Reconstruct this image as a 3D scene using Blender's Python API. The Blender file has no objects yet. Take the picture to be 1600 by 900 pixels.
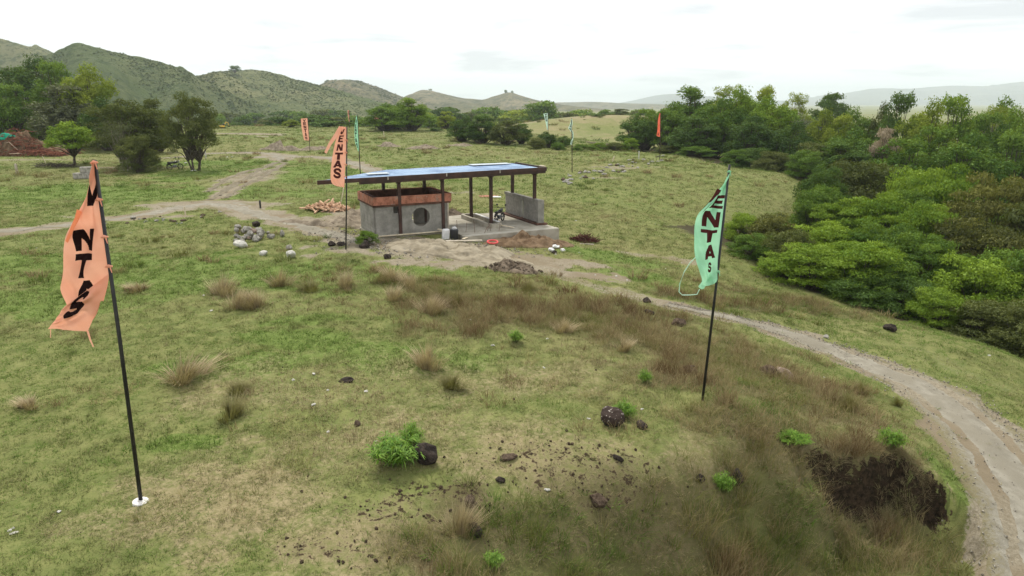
import bpy, bmesh, math, random
import numpy as np
from mathutils import Vector, Matrix

# ------------------------------------------------------------------ camera, sky, sun, exposure
scene = bpy.context.scene
COL = scene.collection
CAM_Z, PITCH, FPX = 7.0, math.radians(15.0), 1081.0
cam_data = bpy.data.cameras.new('camera')
cam_data.sensor_width = 36.0
cam_data.lens = 36.0 * FPX / 1600.0
cam_data.clip_start, cam_data.clip_end = 0.1, 60000.0
cam = bpy.data.objects.new('camera', cam_data)
COL.objects.link(cam)
cam.location = (0, 0, CAM_Z)
cam.rotation_euler = (math.pi / 2 - PITCH, 0, 0)
scene.camera = cam

SUN_EL, SUN_AZ = math.radians(58), math.radians(-18)      # azimuth measured from +Y towards +X
world = bpy.data.worlds.new('World')
scene.world = world
world.use_nodes = True
wn, wl = world.node_tree.nodes, world.node_tree.links
wn.clear()
w_out = wn.new('ShaderNodeOutputWorld')
sky = wn.new('ShaderNodeTexSky')
sky.sky_type = 'NISHITA'
sky.sun_disc = False
sky.sun_elevation, sky.sun_rotation = SUN_EL, SUN_AZ
bg_sky = wn.new('ShaderNodeBackground'); bg_sky.inputs[1].default_value = 0.12
wl.new(sky.outputs[0], bg_sky.inputs[0])
tc = wn.new('ShaderNodeTexCoord')
sep = wn.new('ShaderNodeSeparateXYZ'); wl.new(tc.outputs['Generated'], sep.inputs[0])
def wmath(op, a, b=None):
    n = wn.new('ShaderNodeMath'); n.operation = op
    for i, v in enumerate((a, b)):
        if v is None: continue
        if isinstance(v, (int, float)): n.inputs[i].default_value = v
        else: wl.new(v, n.inputs[i])
    return n.outputs[0]
zz = wmath('ADD', wmath('ABSOLUTE', sep.outputs[2]), 0.10)
comb = wn.new('ShaderNodeCombineXYZ')
wl.new(wmath('DIVIDE', sep.outputs[0], zz), comb.inputs[0])
wl.new(wmath('DIVIDE', sep.outputs[1], zz), comb.inputs[1])
cn = wn.new('ShaderNodeTexNoise'); cn.inputs['Scale'].default_value = 0.85; cn.inputs['Detail'].default_value = 7
cn.inputs['Roughness'].default_value = 0.55; cn.inputs['Distortion'].default_value = 0.35
wl.new(comb.outputs[0], cn.inputs['Vector'])
cr = wn.new('ShaderNodeValToRGB')
cr.color_ramp.elements[0].position, cr.color_ramp.elements[0].color = 0.34, (0.62, 0.635, 0.655, 1)
cr.color_ramp.elements[1].position, cr.color_ramp.elements[1].color = 0.50, (1.0, 1.0, 0.995, 1)
wl.new(cn.outputs[0], cr.inputs[0])
bg_cloud = wn.new('ShaderNodeBackground'); bg_cloud.inputs[1].default_value = 1.0
wl.new(cr.outputs[0], bg_cloud.inputs[0])
wmix = wn.new('ShaderNodeMixShader'); wmix.inputs[0].default_value = 0.93
wl.new(bg_sky.outputs[0], wmix.inputs[1]); wl.new(bg_cloud.outputs[0], wmix.inputs[2])
wl.new(wmix.outputs[0], w_out.inputs[0])

sun_data = bpy.data.lights.new('sun', 'SUN')
sun_data.energy, sun_data.angle, sun_data.color = 2.6, math.radians(10), (1.0, 0.95, 0.84)
sun = bpy.data.objects.new('sun', sun_data)
COL.objects.link(sun)
sd = Vector((math.sin(SUN_AZ) * math.cos(SUN_EL), math.cos(SUN_AZ) * math.cos(SUN_EL), math.sin(SUN_EL)))
sun.rotation_euler = sd.to_track_quat('Z', 'Y').to_euler()

vs = scene.view_settings
vs.view_transform, vs.look, vs.exposure, vs.gamma = 'Standard', 'None', 0.46, 1.0
vs.use_curve_mapping = False
scene.render.engine = 'CYCLES'
cy = scene.cycles
cy.use_denoising = True
cy.max_bounces, cy.diffuse_bounces, cy.glossy_bounces, cy.transmission_bounces = 5, 3, 2, 3
cy.volume_bounces, cy.transparent_max_bounces = 2, 6
cy.use_adaptive_sampling = True

# ------------------------------------------------------------------ small helpers
rnd = random.Random(7)
RNG = np.random.default_rng(11)

def tag(o, label=None, cat=None, group=None, kind=None):
    if label: o['label'] = label
    if cat: o['category'] = cat
    if group: o['group'] = group
    if kind: o['kind'] = kind
    return o

def link(name, me, mat=None, parent=None, loc=None, rot=None, scl=None):
    o = bpy.data.objects.new(name, me)
    COL.objects.link(o)
    if mat is not None and not me.materials: me.materials.append(mat)
    if parent is not None: o.parent = parent
    if loc is not None: o.location = loc
    if rot is not None: o.rotation_euler = rot
    if scl is not None: o.scale = scl if hasattr(scl, '__len__') else (scl,) * 3
    return o

def empty(name, loc=(0, 0, 0), rz=0.0, scl=None):
    o = bpy.data.objects.new(name, None)
    COL.objects.link(o)
    o.location = loc; o.rotation_euler = (0, 0, rz); o.empty_display_size = 0.2
    if scl is not None: o.scale = scl if hasattr(scl, '__len__') else (scl,) * 3
    return o

def np_mesh(name, verts, faces, smooth=False):
    """faces: (n,3) or (n,4) int array"""
    verts = np.asarray(verts, np.float32); faces = np.asarray(faces, np.int32)
    me = bpy.data.meshes.new(name)
    k = faces.shape[1]
    me.vertices.add(len(verts)); me.vertices.foreach_set('co', verts.ravel())
    me.loops.add(faces.size); me.loops.foreach_set('vertex_index', faces.ravel())
    me.polygons.add(len(faces))
    me.polygons.foreach_set('loop_start', np.arange(0, faces.size, k, dtype=np.int32))
    me.polygons.foreach_set('loop_total', np.full(len(faces), k, np.int32))
    if smooth: me.polygons.foreach_set('use_smooth', np.ones(len(faces), bool))
    me.update(calc_edges=True)
    return me

def attr(me, name, data, domain='POINT', typ='FLOAT'):
    a = me.attributes.new(name, typ, domain)
    a.data.foreach_set('vector' if typ == 'FLOAT_VECTOR' else 'value', np.asarray(data, np.float32).ravel())

class MB:
    """collects boxes, tubes and sheets into one mesh"""
    def __init__(s): s.v, s.f = [], []
    def add(s, vs_, fs_):
        o = len(s.v); s.v += [tuple(p) for p in vs_]; s.f += [tuple(o + i for i in f) for f in fs_]
    def box(s, x0, x1, y0, y1, z0, z1):
        s.add([(x0,y0,z0),(x1,y0,z0),(x1,y1,z0),(x0,y1,z0),(x0,y0,z1),(x1,y0,z1),(x1,y1,z1),(x0,y1,z1)],
              [(3,2,1,0),(4,5,6,7),(0,1,5,4),(1,2,6,5),(2,3,7,6),(3,0,4,7)])
    def tube(s, pts, rad, n=6, cap=True):
        pts = [Vector(p) for p in pts]
        rad = rad if hasattr(rad, '__len__') else [rad] * len(pts)
        o = len(s.v)
        for i, p in enumerate(pts):
            d = (pts[min(i + 1, len(pts) - 1)] - pts[max(i - 1, 0)]).normalized()
            a = d.orthogonal().normalized() if abs(d.z) > 0.95 else d.cross(Vector((0, 0, 1))).normalized()
            b = d.cross(a)
            for k in range(n):
                t = 2 * math.pi * k / n
                s.v.append(tuple(p + (a * math.cos(t) + b * math.sin(t)) * rad[i]))
        for i in range(len(pts) - 1):
            for k in range(n):
                s.f.append((o + i*n + k, o + i*n + (k+1) % n, o + (i+1)*n + (k+1) % n, o + (i+1)*n + k))
        if cap:
            s.f.append(tuple(o + k for k in reversed(range(n))))
            s.f.append(tuple(o + (len(pts)-1)*n + k for k in range(n)))
    def prism(s, poly, z0, z1):
        n = len(poly)
        s.add([(x, y, z0) for x, y in poly] + [(x, y, z1) for x, y in poly],
              [tuple(reversed(range(n))), tuple(range(n, 2*n))] + [(i, (i+1) % n, n + (i+1) % n, n + i) for i in range(n)])
    def mesh(s, name, bevel=0, smooth=False):
        me = bpy.data.meshes.new(name); me.from_pydata(s.v, [], s.f); me.update()
        if bevel:
            bm = bmesh.new(); bm.from_mesh(me)
            bmesh.ops.bevel(bm, geom=list(bm.edges), offset=bevel, segments=1, affect='EDGES', profile=0.5)
            bm.to_mesh(me); bm.free()
        if smooth:
            for p in me.polygons: p.use_smooth = True
        return me
    def build(s, name, mat, parent=None, bevel=0, smooth=False, **kw):
        return link(name, s.mesh(name, bevel, smooth), mat, parent, **kw)

# lattice noise in numpy
_perm = np.random.default_rng(5).random(4096).astype(np.float32)
def vnoise(x, y, seed=0):
    x = np.asarray(x, float); y = np.asarray(y, float)
    xi = np.floor(x).astype(np.int64); yi = np.floor(y).astype(np.int64)
    fx, fy = x - xi, y - yi
    fx = fx*fx*fx*(fx*(fx*6-15)+10); fy = fy*fy*fy*(fy*(fy*6-15)+10)
    def h(a, b): return _perm[((a * 374761393 + b * 668265263 + seed * 1442695041) ^ ((a * 1274126177 + b * 97) >> 7)) & 4095]
    return ((h(xi, yi)*(1-fx) + h(xi+1, yi)*fx)*(1-fy) + (h(xi, yi+1)*(1-fx) + h(xi+1, yi+1)*fx)*fy) * 2 - 1
def fbm(x, y, octv=4, seed=0, gain=0.5):
    s, a, f = 0, 1.0, 1.0
    for i in range(octv):
        s = s + a * vnoise(x * f + i * 17.3, y * f - i * 9.1, seed + i); a *= gain; f *= 2.03
    return s
def sstep(a, b, x):
    t = np.clip((np.asarray(x, float) - a) / (b - a), 0, 1); return t * t * (3 - 2 * t)

# ------------------------------------------------------------------ materials
MATS = {}
class NT:
    def __init__(s, name):
        s.m = bpy.data.materials.new(name); s.m.use_nodes = True
        s.n, s.l = s.m.node_tree.nodes, s.m.node_tree.links
        s.n.clear(); s.out = s.n.new('ShaderNodeOutputMaterial')
        MATS[name] = s.m
    def put(s, sock, v):
        if v is None: return
        if hasattr(v, 'is_output') or isinstance(v, bpy.types.NodeSocket): s.l.new(v, sock)
        elif hasattr(v, '__len__') and len(v) == 3 and sock.type == 'RGBA': sock.default_value = (*v, 1)
        else: sock.default_value = v
    def coords(s): return s.n.new('ShaderNodeTexCoord').outputs['Object']
    def noise(s, scale, detail=4, vec=None, rough=0.55, dist=0.0):
        n = s.n.new('ShaderNodeTexNoise'); n.inputs['Scale'].default_value = scale; n.inputs['Detail'].default_value = detail
        n.inputs['Roughness'].default_value = rough; n.inputs['Distortion'].default_value = dist
        s.put(n.inputs['Vector'], vec if vec is not None else s.coords()); return n.outputs[0]
    def attr(s, name, typ='GEOMETRY'):
        n = s.n.new('ShaderNodeAttribute'); n.attribute_name = name; n.attribute_type = typ; return n.outputs['Fac']
    def math(s, op, a, b=None, c=None, clamp=False):
        n = s.n.new('ShaderNodeMath'); n.operation = op; n.use_clamp = clamp
        for i, v in enumerate((a, b, c)): s.put(n.inputs[i], v)
        return n.outputs[0]
    def rng(s, v, a, b, c=0.0, d=1.0):
        n = s.n.new('ShaderNodeMapRange'); n.interpolation_type = 'SMOOTHSTEP'
        for i, q in enumerate((v, a, b, c, d)): s.put(n.inputs[i], q)
        return n.outputs[0]
    def mix(s, f, a, b, blend='MIX'):
        n = s.n.new('ShaderNodeMix'); n.data_type = 'RGBA'; n.blend_type = blend
        s.put(n.inputs[0], f); s.put(n.inputs[6], a); s.put(n.inputs[7], b); return n.outputs[2]
    def bsdf(s, col, rough=0.8, spec=0.3, metal=0.0, bump=None, bstr=0.3, bdist=0.02):
        b = s.n.new('ShaderNodeBsdfPrincipled')
        s.put(b.inputs['Base Color'], col); s.put(b.inputs['Roughness'], rough); s.put(b.inputs['Metallic'], metal)
        b.inputs['Specular IOR Level'].default_value = spec
        if bump is not None:
            k = s.n.new('ShaderNodeBump'); k.inputs['Strength'].default_value = bstr; k.inputs['Distance'].default_value = bdist
            s.put(k.inputs['Height'], bump); s.l.new(k.outputs[0], b.inputs['Normal'])
        s.b = b
        return b.outputs[0]
    def done(s, shader, disp=None):
        s.l.new(shader, s.out.inputs[0]); return s.m

def plain(name, c1, c2, scale=6.0, rough=0.8, spec=0.3, bstr=0.3, bdist=0.02, metal=0.0, detail=5, lo=0.35, hi=0.65):
    t = NT(name); n = t.noise(scale, detail)
    return t.done(t.bsdf(t.mix(t.rng(n, lo, hi), c1, c2), rough, spec, metal, t.noise(scale * 4, 4), bstr, bdist))

def leafy(name, dark, light, trans=0.25, varies=0.5):
    """foliage: colour from the per-leaf 'tint' value and a small shift per plant"""
    t = NT(name)
    oi = t.n.new('ShaderNodeObjectInfo')
    f = t.math('ADD', t.attr('tint'), t.math('MULTIPLY', t.math('SUBTRACT', oi.outputs['Random'], 0.5), varies), clamp=True)
    col = t.mix(f, dark, light)
    d = t.n.new('ShaderNodeBsdfDiffuse'); t.put(d.inputs[0], col)
    tr = t.n.new('ShaderNodeBsdfTranslucent'); t.put(tr.inputs[0], t.mix(0.35, col, (0.35, 0.4, 0.03)))
    g = t.n.new('ShaderNodeBsdfGlossy'); g.inputs['Roughness'].default_value = 0.5; t.put(g.inputs[0], (0.9, 0.95, 0.9))
    m1 = t.n.new('ShaderNodeMixShader'); m1.inputs[0].default_value = trans*.85
    t.l.new(d.outputs[0], m1.inputs[1]); t.l.new(tr.outputs[0], m1.inputs[2])
    m2 = t.n.new('ShaderNodeMixShader'); m2.inputs[0].default_value = 0.015
    t.l.new(m1.outputs[0], m2.inputs[1]); t.l.new(g.outputs[0], m2.inputs[2])
    return t.done(m2.outputs[0])

# ------------------------------------------------------------------ terrain height
def ray(px, py):
    u, v = (px - 800.0) / FPX, (450.0 - py) / FPX
    c, s_ = math.cos(PITCH), math.sin(PITCH)
    return Vector((u, c + v * s_, -s_ + v * c))
def at_z(px, py, z):
    d = ray(px, py); t = (z - CAM_Z) / d.z; return Vector((d.x * t, d.y * t, z))
def at_y(px, py, Y):
    d = ray(px, py); t = Y / d.y; return Vector((d.x * t, Y, CAM_Z + d.z * t))

ctrl_px = [  # photograph position, height of the ground there
 (0,880,0),(120,700,0),(220,785,0),(400,880,-.05),(550,880,-.12),(720,890,-.35),(0,600,0),(300,600,0),(600,600,0),(800,620,0),(600,740,0),(800,740,-.08),
 (0,450,0),(300,450,0),(540,392,0),(600,375,0),(0,330,0),(330,330,0),(480,300,0),(700,480,-.05),(820,480,-.15),(0,280,0),(200,270,0),(300,260,0),(450,236,0),(560,265,0),
 (300,215,.8),(500,212,.5),(640,209,.4),(893,272,0),(1030,250,-.1),(720,230,0),(830,233,-.2),(930,238,-.4),(760,290,0),(1120,250,-1.0),
 (957,660,-.1),(1097,625,-.2),(1000,560,-.2),(1200,610,-.55),(1290,640,-.7),(1350,670,-.75),(1210,690,-.5),(1080,720,-.3),(960,760,-.35),
 (800,890,-.6),(900,880,-1.0),(1000,880,-1.6),(1120,810,-1.25),(1060,770,-.6),(1200,890,-2.15),(1400,885,-2.25),(1300,885,-2.25),
 (1590,885,-2.2),(1500,640,-2.0),(1570,720,-2.05),(1330,560,-1.75),(1240,525,-1.5),(1150,500,-1.2),(1000,470,-.75),(880,430,-.5),
 (1600,560,-2.9),(1450,515,-2.7),(1290,490,-2.3),(1150,410,-1.8),(1600,640,-2.35),
 (870,378,-.75),(920,420,-.7),(1000,400,-1.1),(1000,330,-.7),(1100,330,-1.3),(1190,320,-1.7),(1230,300,-1.7),(1225,272,-1.3),(1150,264,-.8),(950,300,-.3),(1060,290,-.6),(860,300,-.1)]
ctrl_xy = [(24,28,-4.6),(20,22,-3.9),(30,40,-6),(40,60,-6.5),(28,62,-4.0),(50,90,-5.5),(45,45,-6.8),(65,65,-6.5),(35,95,-3),(70,120,-6),(60,30,-6.5),(36,18,-5.5),(20,14,-2.8),(24,4,-3),
           (-20,0,0),(0,0,-.6),(10,2,-2.2),(-40,20,0),(-60,60,0),(-90,120,0),(-30,190,.6),(30,150,-2.5),(60,180,-8),(10,190,-1.5),(-120,190,1),(110,100,-7),(110,40,-6)]
CP = np.array([tuple(at_z(*c)) for c in ctrl_px] + ctrl_xy, float)
def _U(r2): return r2 * np.log(r2 + 1e-9)
SC = 20.0
P = CP[:, :2] / SC
K = _U(((P[:, None] - P[None]) ** 2).sum(-1)) + np.eye(len(P)) * 0.004
A_ = np.block([[K, np.c_[np.ones(len(P)), P]], [np.c_[np.ones(len(P)), P].T, np.zeros((3, 3))]])
W_ = np.linalg.solve(A_, np.r_[CP[:, 2], 0, 0, 0])
def tps(x, y):
    q = np.stack([x, y], -1) / SC; out = np.empty(len(q))
    for i in range(0, len(q), 20000):
        b = q[i:i+20000]
        out[i:i+20000] = _U(((b[:, None] - P[None]) ** 2).sum(-1)) @ W_[:len(P)] + W_[len(P)] + b @ W_[len(P)+1:]
    return out
# the eroded cut at the tip of the knoll: rim from left to right
RIM = np.array([tuple(at_z(*c))[:2] for c in [(1225,705,-.6),(1285,700,-.65),(1345,698,-.75),(1400,690,-.85),(1438,722,-1.15),(1468,768,-1.65)]])
def rim_dist(x, y):
    """signed distance (positive towards the camera) and position 0..1 along the rim"""
    best = np.full(x.shape, 1e9); sd_ = np.zeros(x.shape); sp = np.zeros(x.shape)
    n = len(RIM) - 1
    for i in range(n):
        a, b = RIM[i], RIM[i+1]; ab = b - a
        t = ((x-a[0])*ab[0] + (y-a[1])*ab[1]) / (ab @ ab); tcl = np.clip(t, 0, 1)
        dx, dy = x - a[0] - tcl*ab[0], y - a[1] - tcl*ab[1]
        d = np.hypot(dx, dy); cr_ = ab[0]*(y-a[1]) - ab[1]*(x-a[0])
        m = d < best
        best = np.where(m, d, best); sd_ = np.where(m, -np.sign(cr_)*d, sd_); sp = np.where(m, (i + tcl)/n, sp)
    return sd_, sp
def cut_profile(x, y):
    d, s = rim_dist(x, y)
    d = d + 0.20 * vnoise(x*1.3, y*1.3, 41) + 0.10 * vnoise(x*3.1, y*3.1, 43) + 0.05 * vnoise(x*7, y*7, 42)
    ch = RIM[-1] - RIM[0]; s = ((x-RIM[0][0])*ch[0] + (y-RIM[0][1])*ch[1]) / (ch @ ch)
    s = s + 0.10 * vnoise(x*1.1, y*1.1, 47) + 0.06 * vnoise(x*2.9, y*2.9, 48)
    depth = 1.15 * sstep(0.06, 0.42, s) * (1 - sstep(0.80, 1.02, s))
    return depth * sstep(0.0, 0.30, d) * (1 - sstep(0.7, 2.6, d)), d, s, depth
BO = Vector((-3.6, 38.9, 0.0)); BYAW = math.radians(26)
BA, BB = Vector((math.cos(BYAW), math.sin(BYAW))), Vector((-math.sin(BYAW), math.cos(BYAW)))
def loc2w(a, b): return BO.x + a*BA.x + b*BB.x, BO.y + a*BA.y + b*BB.y
def w2loc(x, y): return (x-BO.x)*BA.x + (y-BO.y)*BA.y, (x-BO.x)*BB.x + (y-BO.y)*BB.y
def height(x, y):
    x = np.atleast_1d(np.asarray(x, float)); y = np.atleast_1d(np.asarray(y, float))
    shp = x.shape; x, y = x.ravel(), y.ravel()
    # near ground: spline; far ground: rolling plain that drops away behind the plateau
    xc, yc = np.clip(x, -130, 120), np.clip(y, -20, 210)
    near = np.clip(tps(xc, yc), -9, 2.5)
    drop = sstep(60, 420, y - 0.25 * np.abs(np.minimum(x, 0)))
    far = -8.5 * drop - 8 * sstep(400, 2500, y) + 2.6 * fbm(x/170, y/170, 3, 3) * sstep(190, 420, y) + sstep(150, 900, -x) * 8
    # pasture knolls beyond the plateau, right of the middle
    far = far + 6.0 * np.exp(-(((x-26)/38)**2 + ((y-262)/50)**2)) + 4 * np.exp(-(((x-70)/40)**2 + ((y-250)/40)**2))
    out = np.maximum(np.abs(x - np.clip(x, -110, 100)), np.abs(y - np.clip(y, -15, 185)))
    k = sstep(0, 60, out)
    z = near * (1-k) + far * k
    nf = 1 - sstep(120, 260, y)
    z = z + nf * (0.10 * fbm(x/5.5, y/5.5, 3, 9) + 0.045 * fbm(x/0.8, y/0.8, 3, 13))
    a, b = w2loc(x, y)
    pad = sstep(-5.6, -4.4, a) * (1 - sstep(6.0, 7.2, a)) * sstep(-1.2, -0.2, b) * (1 - sstep(4.5, 6.0, b))
    z = z * (1-pad) + (-0.12) * pad
    m = (x > 2) & (x < 16) & (y > 8) & (y < 20)
    if m.any():
        z[m] -= cut_profile(x[m], y[m])[0]
    return z.reshape(shp)
def hz(x, y): return float(height([x], [y])[0])
def at(px, py):
    """where the sight line through a photograph position meets the ground"""
    d = ray(px, py)
    t = np.concatenate([np.linspace(8, 60, 900), np.linspace(60.2, 260, 700)])
    z = CAM_Z + d.z*t - height(d.x*t, d.y*t)
    i = int(np.argmax(z < 0))
    if z[i] >= 0: i = len(t) - 1
    t0 = t[i-1] + (t[i]-t[i-1]) * z[i-1] / (z[i-1]-z[i]) if i > 0 else t[0]
    return Vector((d.x*t0, d.y*t0, hz(d.x*t0, d.y*t0)))
def poly_w(pts): return np.array([tuple(at(*p))[:2] for p in pts])
def line_dist(x, y, L):
    best = np.full(x.shape, 1e9); pos = np.zeros(x.shape)
    for i in range(len(L)-1):
        a, b = L[i], L[i+1]; ab = b - a
        t = np.clip(((x-a[0])*ab[0] + (y-a[1])*ab[1]) / (ab @ ab), 0, 1)
        d = np.hypot(x-a[0]-t*ab[0], y-a[1]-t*ab[1]); m = d < best
        best = np.where(m, d, best); pos = np.where(m, i + t, pos)
    return best, pos
def smooth_line(L, n=8):
    L = [np.array(p, float) for p in L]; out = []
    for i in range(len(L)-1):
        p0, p1, p2, p3 = L[max(i-1,0)], L[i], L[i+1], L[min(i+2,len(L)-1)]
        for k in range(n):
            t = k/n
            out.append(0.5*((2*p1)+(-p0+p2)*t+(2*p0-5*p1+4*p2-p3)*t*t+(-p0+3*p1-3*p2+p3)*t**3))
    out.append(L[-1]); return np.array(out)

# roads and tracks: centre lines on the ground with half widths
def road_line(pts):  # (px, py, half width in metres)
    L = np.array([(*tuple(at(p[0], p[1]))[:2], p[2]) for p in pts]); return smooth_line(L)
MAIN_ROAD = road_line([(1690,1060,1.4),(1650,885,1.4),(1555,700,1.4),(1450,612,1.2),(1330,560,.95),(1240,525,.72),(1150,499,.5),(1090,487,.36),(1040,476,.28)])
FAINT_ROAD = road_line([(1090,487,.3),(1000,466,.25),(930,448,.35),(880,432,.5),(845,424,.6)])
RUTS = [[(325,300),(345,286),(380,270),(415,262),(440,252)],[(342,306),(362,290),(395,276),(430,264),(447,254)],[(330,312),(372,286),(402,268),(428,254)],[(352,310),(385,288),(418,272),(442,258)]]
RUT_LINES = [road_line([(*p, .24) for p in q]) for q in RUTS]
LEFT_TRACK = road_line([(-160,372,.5),(0,362,.6),(60,356,.55),(120,350,.6),(230,334,.95),(330,318,1.5),(400,335,1.0),(470,352,.85),(520,366,.8),(570,380,.8)])
FAR_TRACK = road_line([(440,250,1.0),(425,241,1.0),(380,238,.8),(320,241,.6),(255,247,.5)])
FAR_TRACK_B = road_line([(400,246,1.1),(440,244,1.1),(500,246,1.0),(545,254,.9),(580,266,.8),(612,279,.7)])
# ------------------------------------------------------------------ ground sheet
def axis(segs):
    out = [segs[0][0]]
    for a, b, s0, s1 in segs:
        x, n = a, 0
        L = b - a; m = max(2, int(round(L / ((s0 + s1) / 2)))); w = np.linspace(s0, s1, m); w = w / w.sum() * L
        out += list(a + np.cumsum(w))
    return np.array(out)
gx = axis([(-9000,-1500,900,250),(-1500,-200,160,16),(-200,-40,12,1.2),(-40,-13,1.0,.25),(-13,3,.2,.16),(3,13,.11,.11),(13,40,.2,.9),(40,200,1.2,12),(200,1500,16,160),(1500,9000,250,900)])
gy = axis([(-60,4,8,.8),(4,8.5,.6,.15),(8.5,18,.11,.12),(18,46,.14,.3),(46,130,.4,1.6),(130,320,2,5),(320,1500,8,60),(1500,16000,120,1500)])
GX, GY = np.meshgrid(gx, gy)
GZ = height(GX, GY)
nx, ny = len(gx), len(gy)
idx = np.arange(nx * ny).reshape(ny, nx)
gf = np.stack([idx[:-1, :-1], idx[:-1, 1:], idx[1:, 1:], idx[1:, :-1]], -1).reshape(-1, 4)
ground_me = np_mesh('ground', np.stack([GX, GY, GZ], -1).reshape(-1, 3), gf, smooth=True)

def masks(x, y):
    """what grows or lies where: dirt, dry straw, lush green, dark soil, tall grass, leaf litter"""
    dirt = np.zeros(x.shape); soil = np.zeros(x.shape); lush = np.zeros(x.shape); tall = np.zeros(x.shape); dry = np.zeros(x.shape); leaf = np.zeros(x.shape)
    def blob(px, py, rx, ry, ang=0.0, k=0.5):
        c = at(px, py); ca, sa = math.cos(ang), math.sin(ang)
        dx, dy = x - c.x, y - c.y
        r = np.hypot((dx*ca + dy*sa)/rx, (-dx*sa + dy*ca)/ry)
        return 1 - sstep(1-k, 1+k*1.3, r + 0.45*fbm(x/1.6, y/1.6, 3, 21) + 0.25*fbm(x/.45, y/.45, 2, 23))
    for R, e in [(MAIN_ROAD, .5), (LEFT_TRACK, .7), (FAR_TRACK, 1.0), (FAR_TRACK_B, .8), (FAINT_ROAD, .7)] + [(q, .29) for q in RUT_LINES]:
        d, pos = line_dist(x, y, R[:, :2])
        hw = np.interp(pos, np.arange(len(R)), R[:, 2])
        dirt = np.maximum(dirt, (1 - sstep(-.25, e, d - hw - (.25 if e > .3 else .12) + (.5 if e > .3 else .15)*fbm(x/1.3, y/1.3, 3, 31)))*(.6 if R is FAINT_ROAD else 1))
    for b in [(330,320,4,2.0),(215,338,3.5,1.0),(640,301,6,.8),(560,338,2.8,2.6),(700,394,5,2.4),(670,378,4.5,1.4),(820,410,3.2,2.0),(870,425,2.6,.9),(940,278,2.5,.8),(975,262,3.5,1.6),(370,240,4,1.6),
              (385,209,9,4),(190,262,6,1.2),(1040,403,2.6,.6,-.3),(60,250,8,1.6),(395,276,3.0,6.5),(1540,595,2.6,.8,-.7),(1480,560,2.2,.7,-.7)]:
        dirt = np.maximum(dirt, blob(*b[:4], *(b[4:] or ())) * (.64 if b[:2] == (395,276) else .42 if b[:2] in ((1540,595),(1480,560)) else .62 if b[:2] in ((60,250),(190,262),(975,262),(940,278),(640,301),(1040,403)) else .9))
    for b in [(620,830,2.6,1.3,.25),(850,715,2.6,1.0),(760,670,3,1.4),(960,730,1.8,.9),(400,790,2.2,1.6),(1090,720,1.4,.7),(1130,700,1.2,.8),(420,600,2.5,2),(560,700,2.2,1.2),(250,820,1.4,.8),(1320,660,1.1,.6),
              (650,600,4,1.8),(860,590,3,1.6),(520,830,1.6,1.0),(1180,690,1.6,1.0)]:
        dry = np.maximum(dry, blob(*b[:4], *(b[4:] or ()))*(.85 if b[1] > 700 else .55))
    for b in [(510,850,.8,.40),(600,800,1.3,.5),(660,765,1.4,.5),(800,715,.4,.2),(850,715,1.8,.7),(740,830,.3,.35),(930,785,.25,.3),(470,860,.6,.3),(560,870,.5,.25),(960,730,1.2,.5)]:
        soil = np.maximum(soil, blob(*b[:4]) * .5)
    for b in [(300,440,8,2.5),(120,420,6,2.5),(940,400,3.0,1.6,-.3),(990,430,2.4,1.2,-.3),(480,270,16,8),(340,255,10,4),(100,470,5,1.6),(380,570,2,.8),(490,498,1.4,.5),(290,690,.7,.35),(200,300,16,5),
              (1440,880,.5,.6),(1505,770,.22,1.2,.2),(480,530,1.6,.8),(560,420,4,1.6),(1180,640,1.0,.6),(640,560,2.4,1.0)]:
        lush = np.maximum(lush, blob(*b[:4], *(b[4:] or ())))
    for b in [(830,490,4.2,2.2),(760,470,3,1.5),(960,500,3.2,2),(700,450,2.6,1.4),(1040,530,3,2.2),(1130,560,2.6,2),(1190,590,2.4,1.8),(1250,620,2.0,1.4),(1080,590,2.0,1.2),(1160,650,1.6,1.0),(1290,640,1.2,.8),
              (1220,470,3,1.2,-.3),(1100,470,2.5,.8),(1280,800,1.5,1.4),(1150,840,1.6,1.0),(1000,860,1.8,.8),(800,860,1.2,.7),(1230,720,1.0,.8),(1350,880,1.4,.8),(720,790,.6,.5),(650,850,.8,.5),(1180,770,1.2,.8),(1060,800,1.2,.7),(930,830,1.2,.6),(1330,740,1.0,.8),(760,850,1.6,.6),(880,860,1.8,.7),(1080,860,1.8,.9),(1250,850,1.6,1.0),(1180,890,2,.8),(960,890,2,.6),(700,880,1.2,.5),(1400,850,.7,.5)]:
        tall = np.maximum(tall, blob(*b[:4], *(b[4:] or ())))
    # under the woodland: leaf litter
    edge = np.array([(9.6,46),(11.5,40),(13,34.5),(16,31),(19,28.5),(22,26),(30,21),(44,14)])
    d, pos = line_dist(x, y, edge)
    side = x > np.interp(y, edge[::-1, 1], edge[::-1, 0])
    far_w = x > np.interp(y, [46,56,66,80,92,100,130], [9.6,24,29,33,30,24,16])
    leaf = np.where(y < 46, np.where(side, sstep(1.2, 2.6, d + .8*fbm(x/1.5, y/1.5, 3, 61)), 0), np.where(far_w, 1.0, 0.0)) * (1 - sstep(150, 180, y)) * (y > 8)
    m = (x > 2) & (x < 16) & (y > 8) & (y < 20)
    if m.any():
        c, d2, s2, dep = cut_profile(x[m], y[m])
        q = sstep(-.06, .05, d2) * (1 - sstep(.30, .75, d2)) * sstep(.18, .55, dep + .22*fbm(x[m]*2.2, y[m]*2.2, 3, 53))
        soil[m] = np.maximum(soil[m], q)
        tall[m] = np.where(d2 > .6, np.maximum(tall[m], .8*(dep > .1)*(1-sstep(1.6,2.4,d2))), tall[m]); dry[m] = np.maximum(dry[m], (1-sstep(.0,.9,-d2))*(d2 < 0)*.8*(dep > .3))
    lush = np.maximum(lush, .30*sstep(16, 34, y)*(1 - sstep(150, 220, y)))
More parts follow.
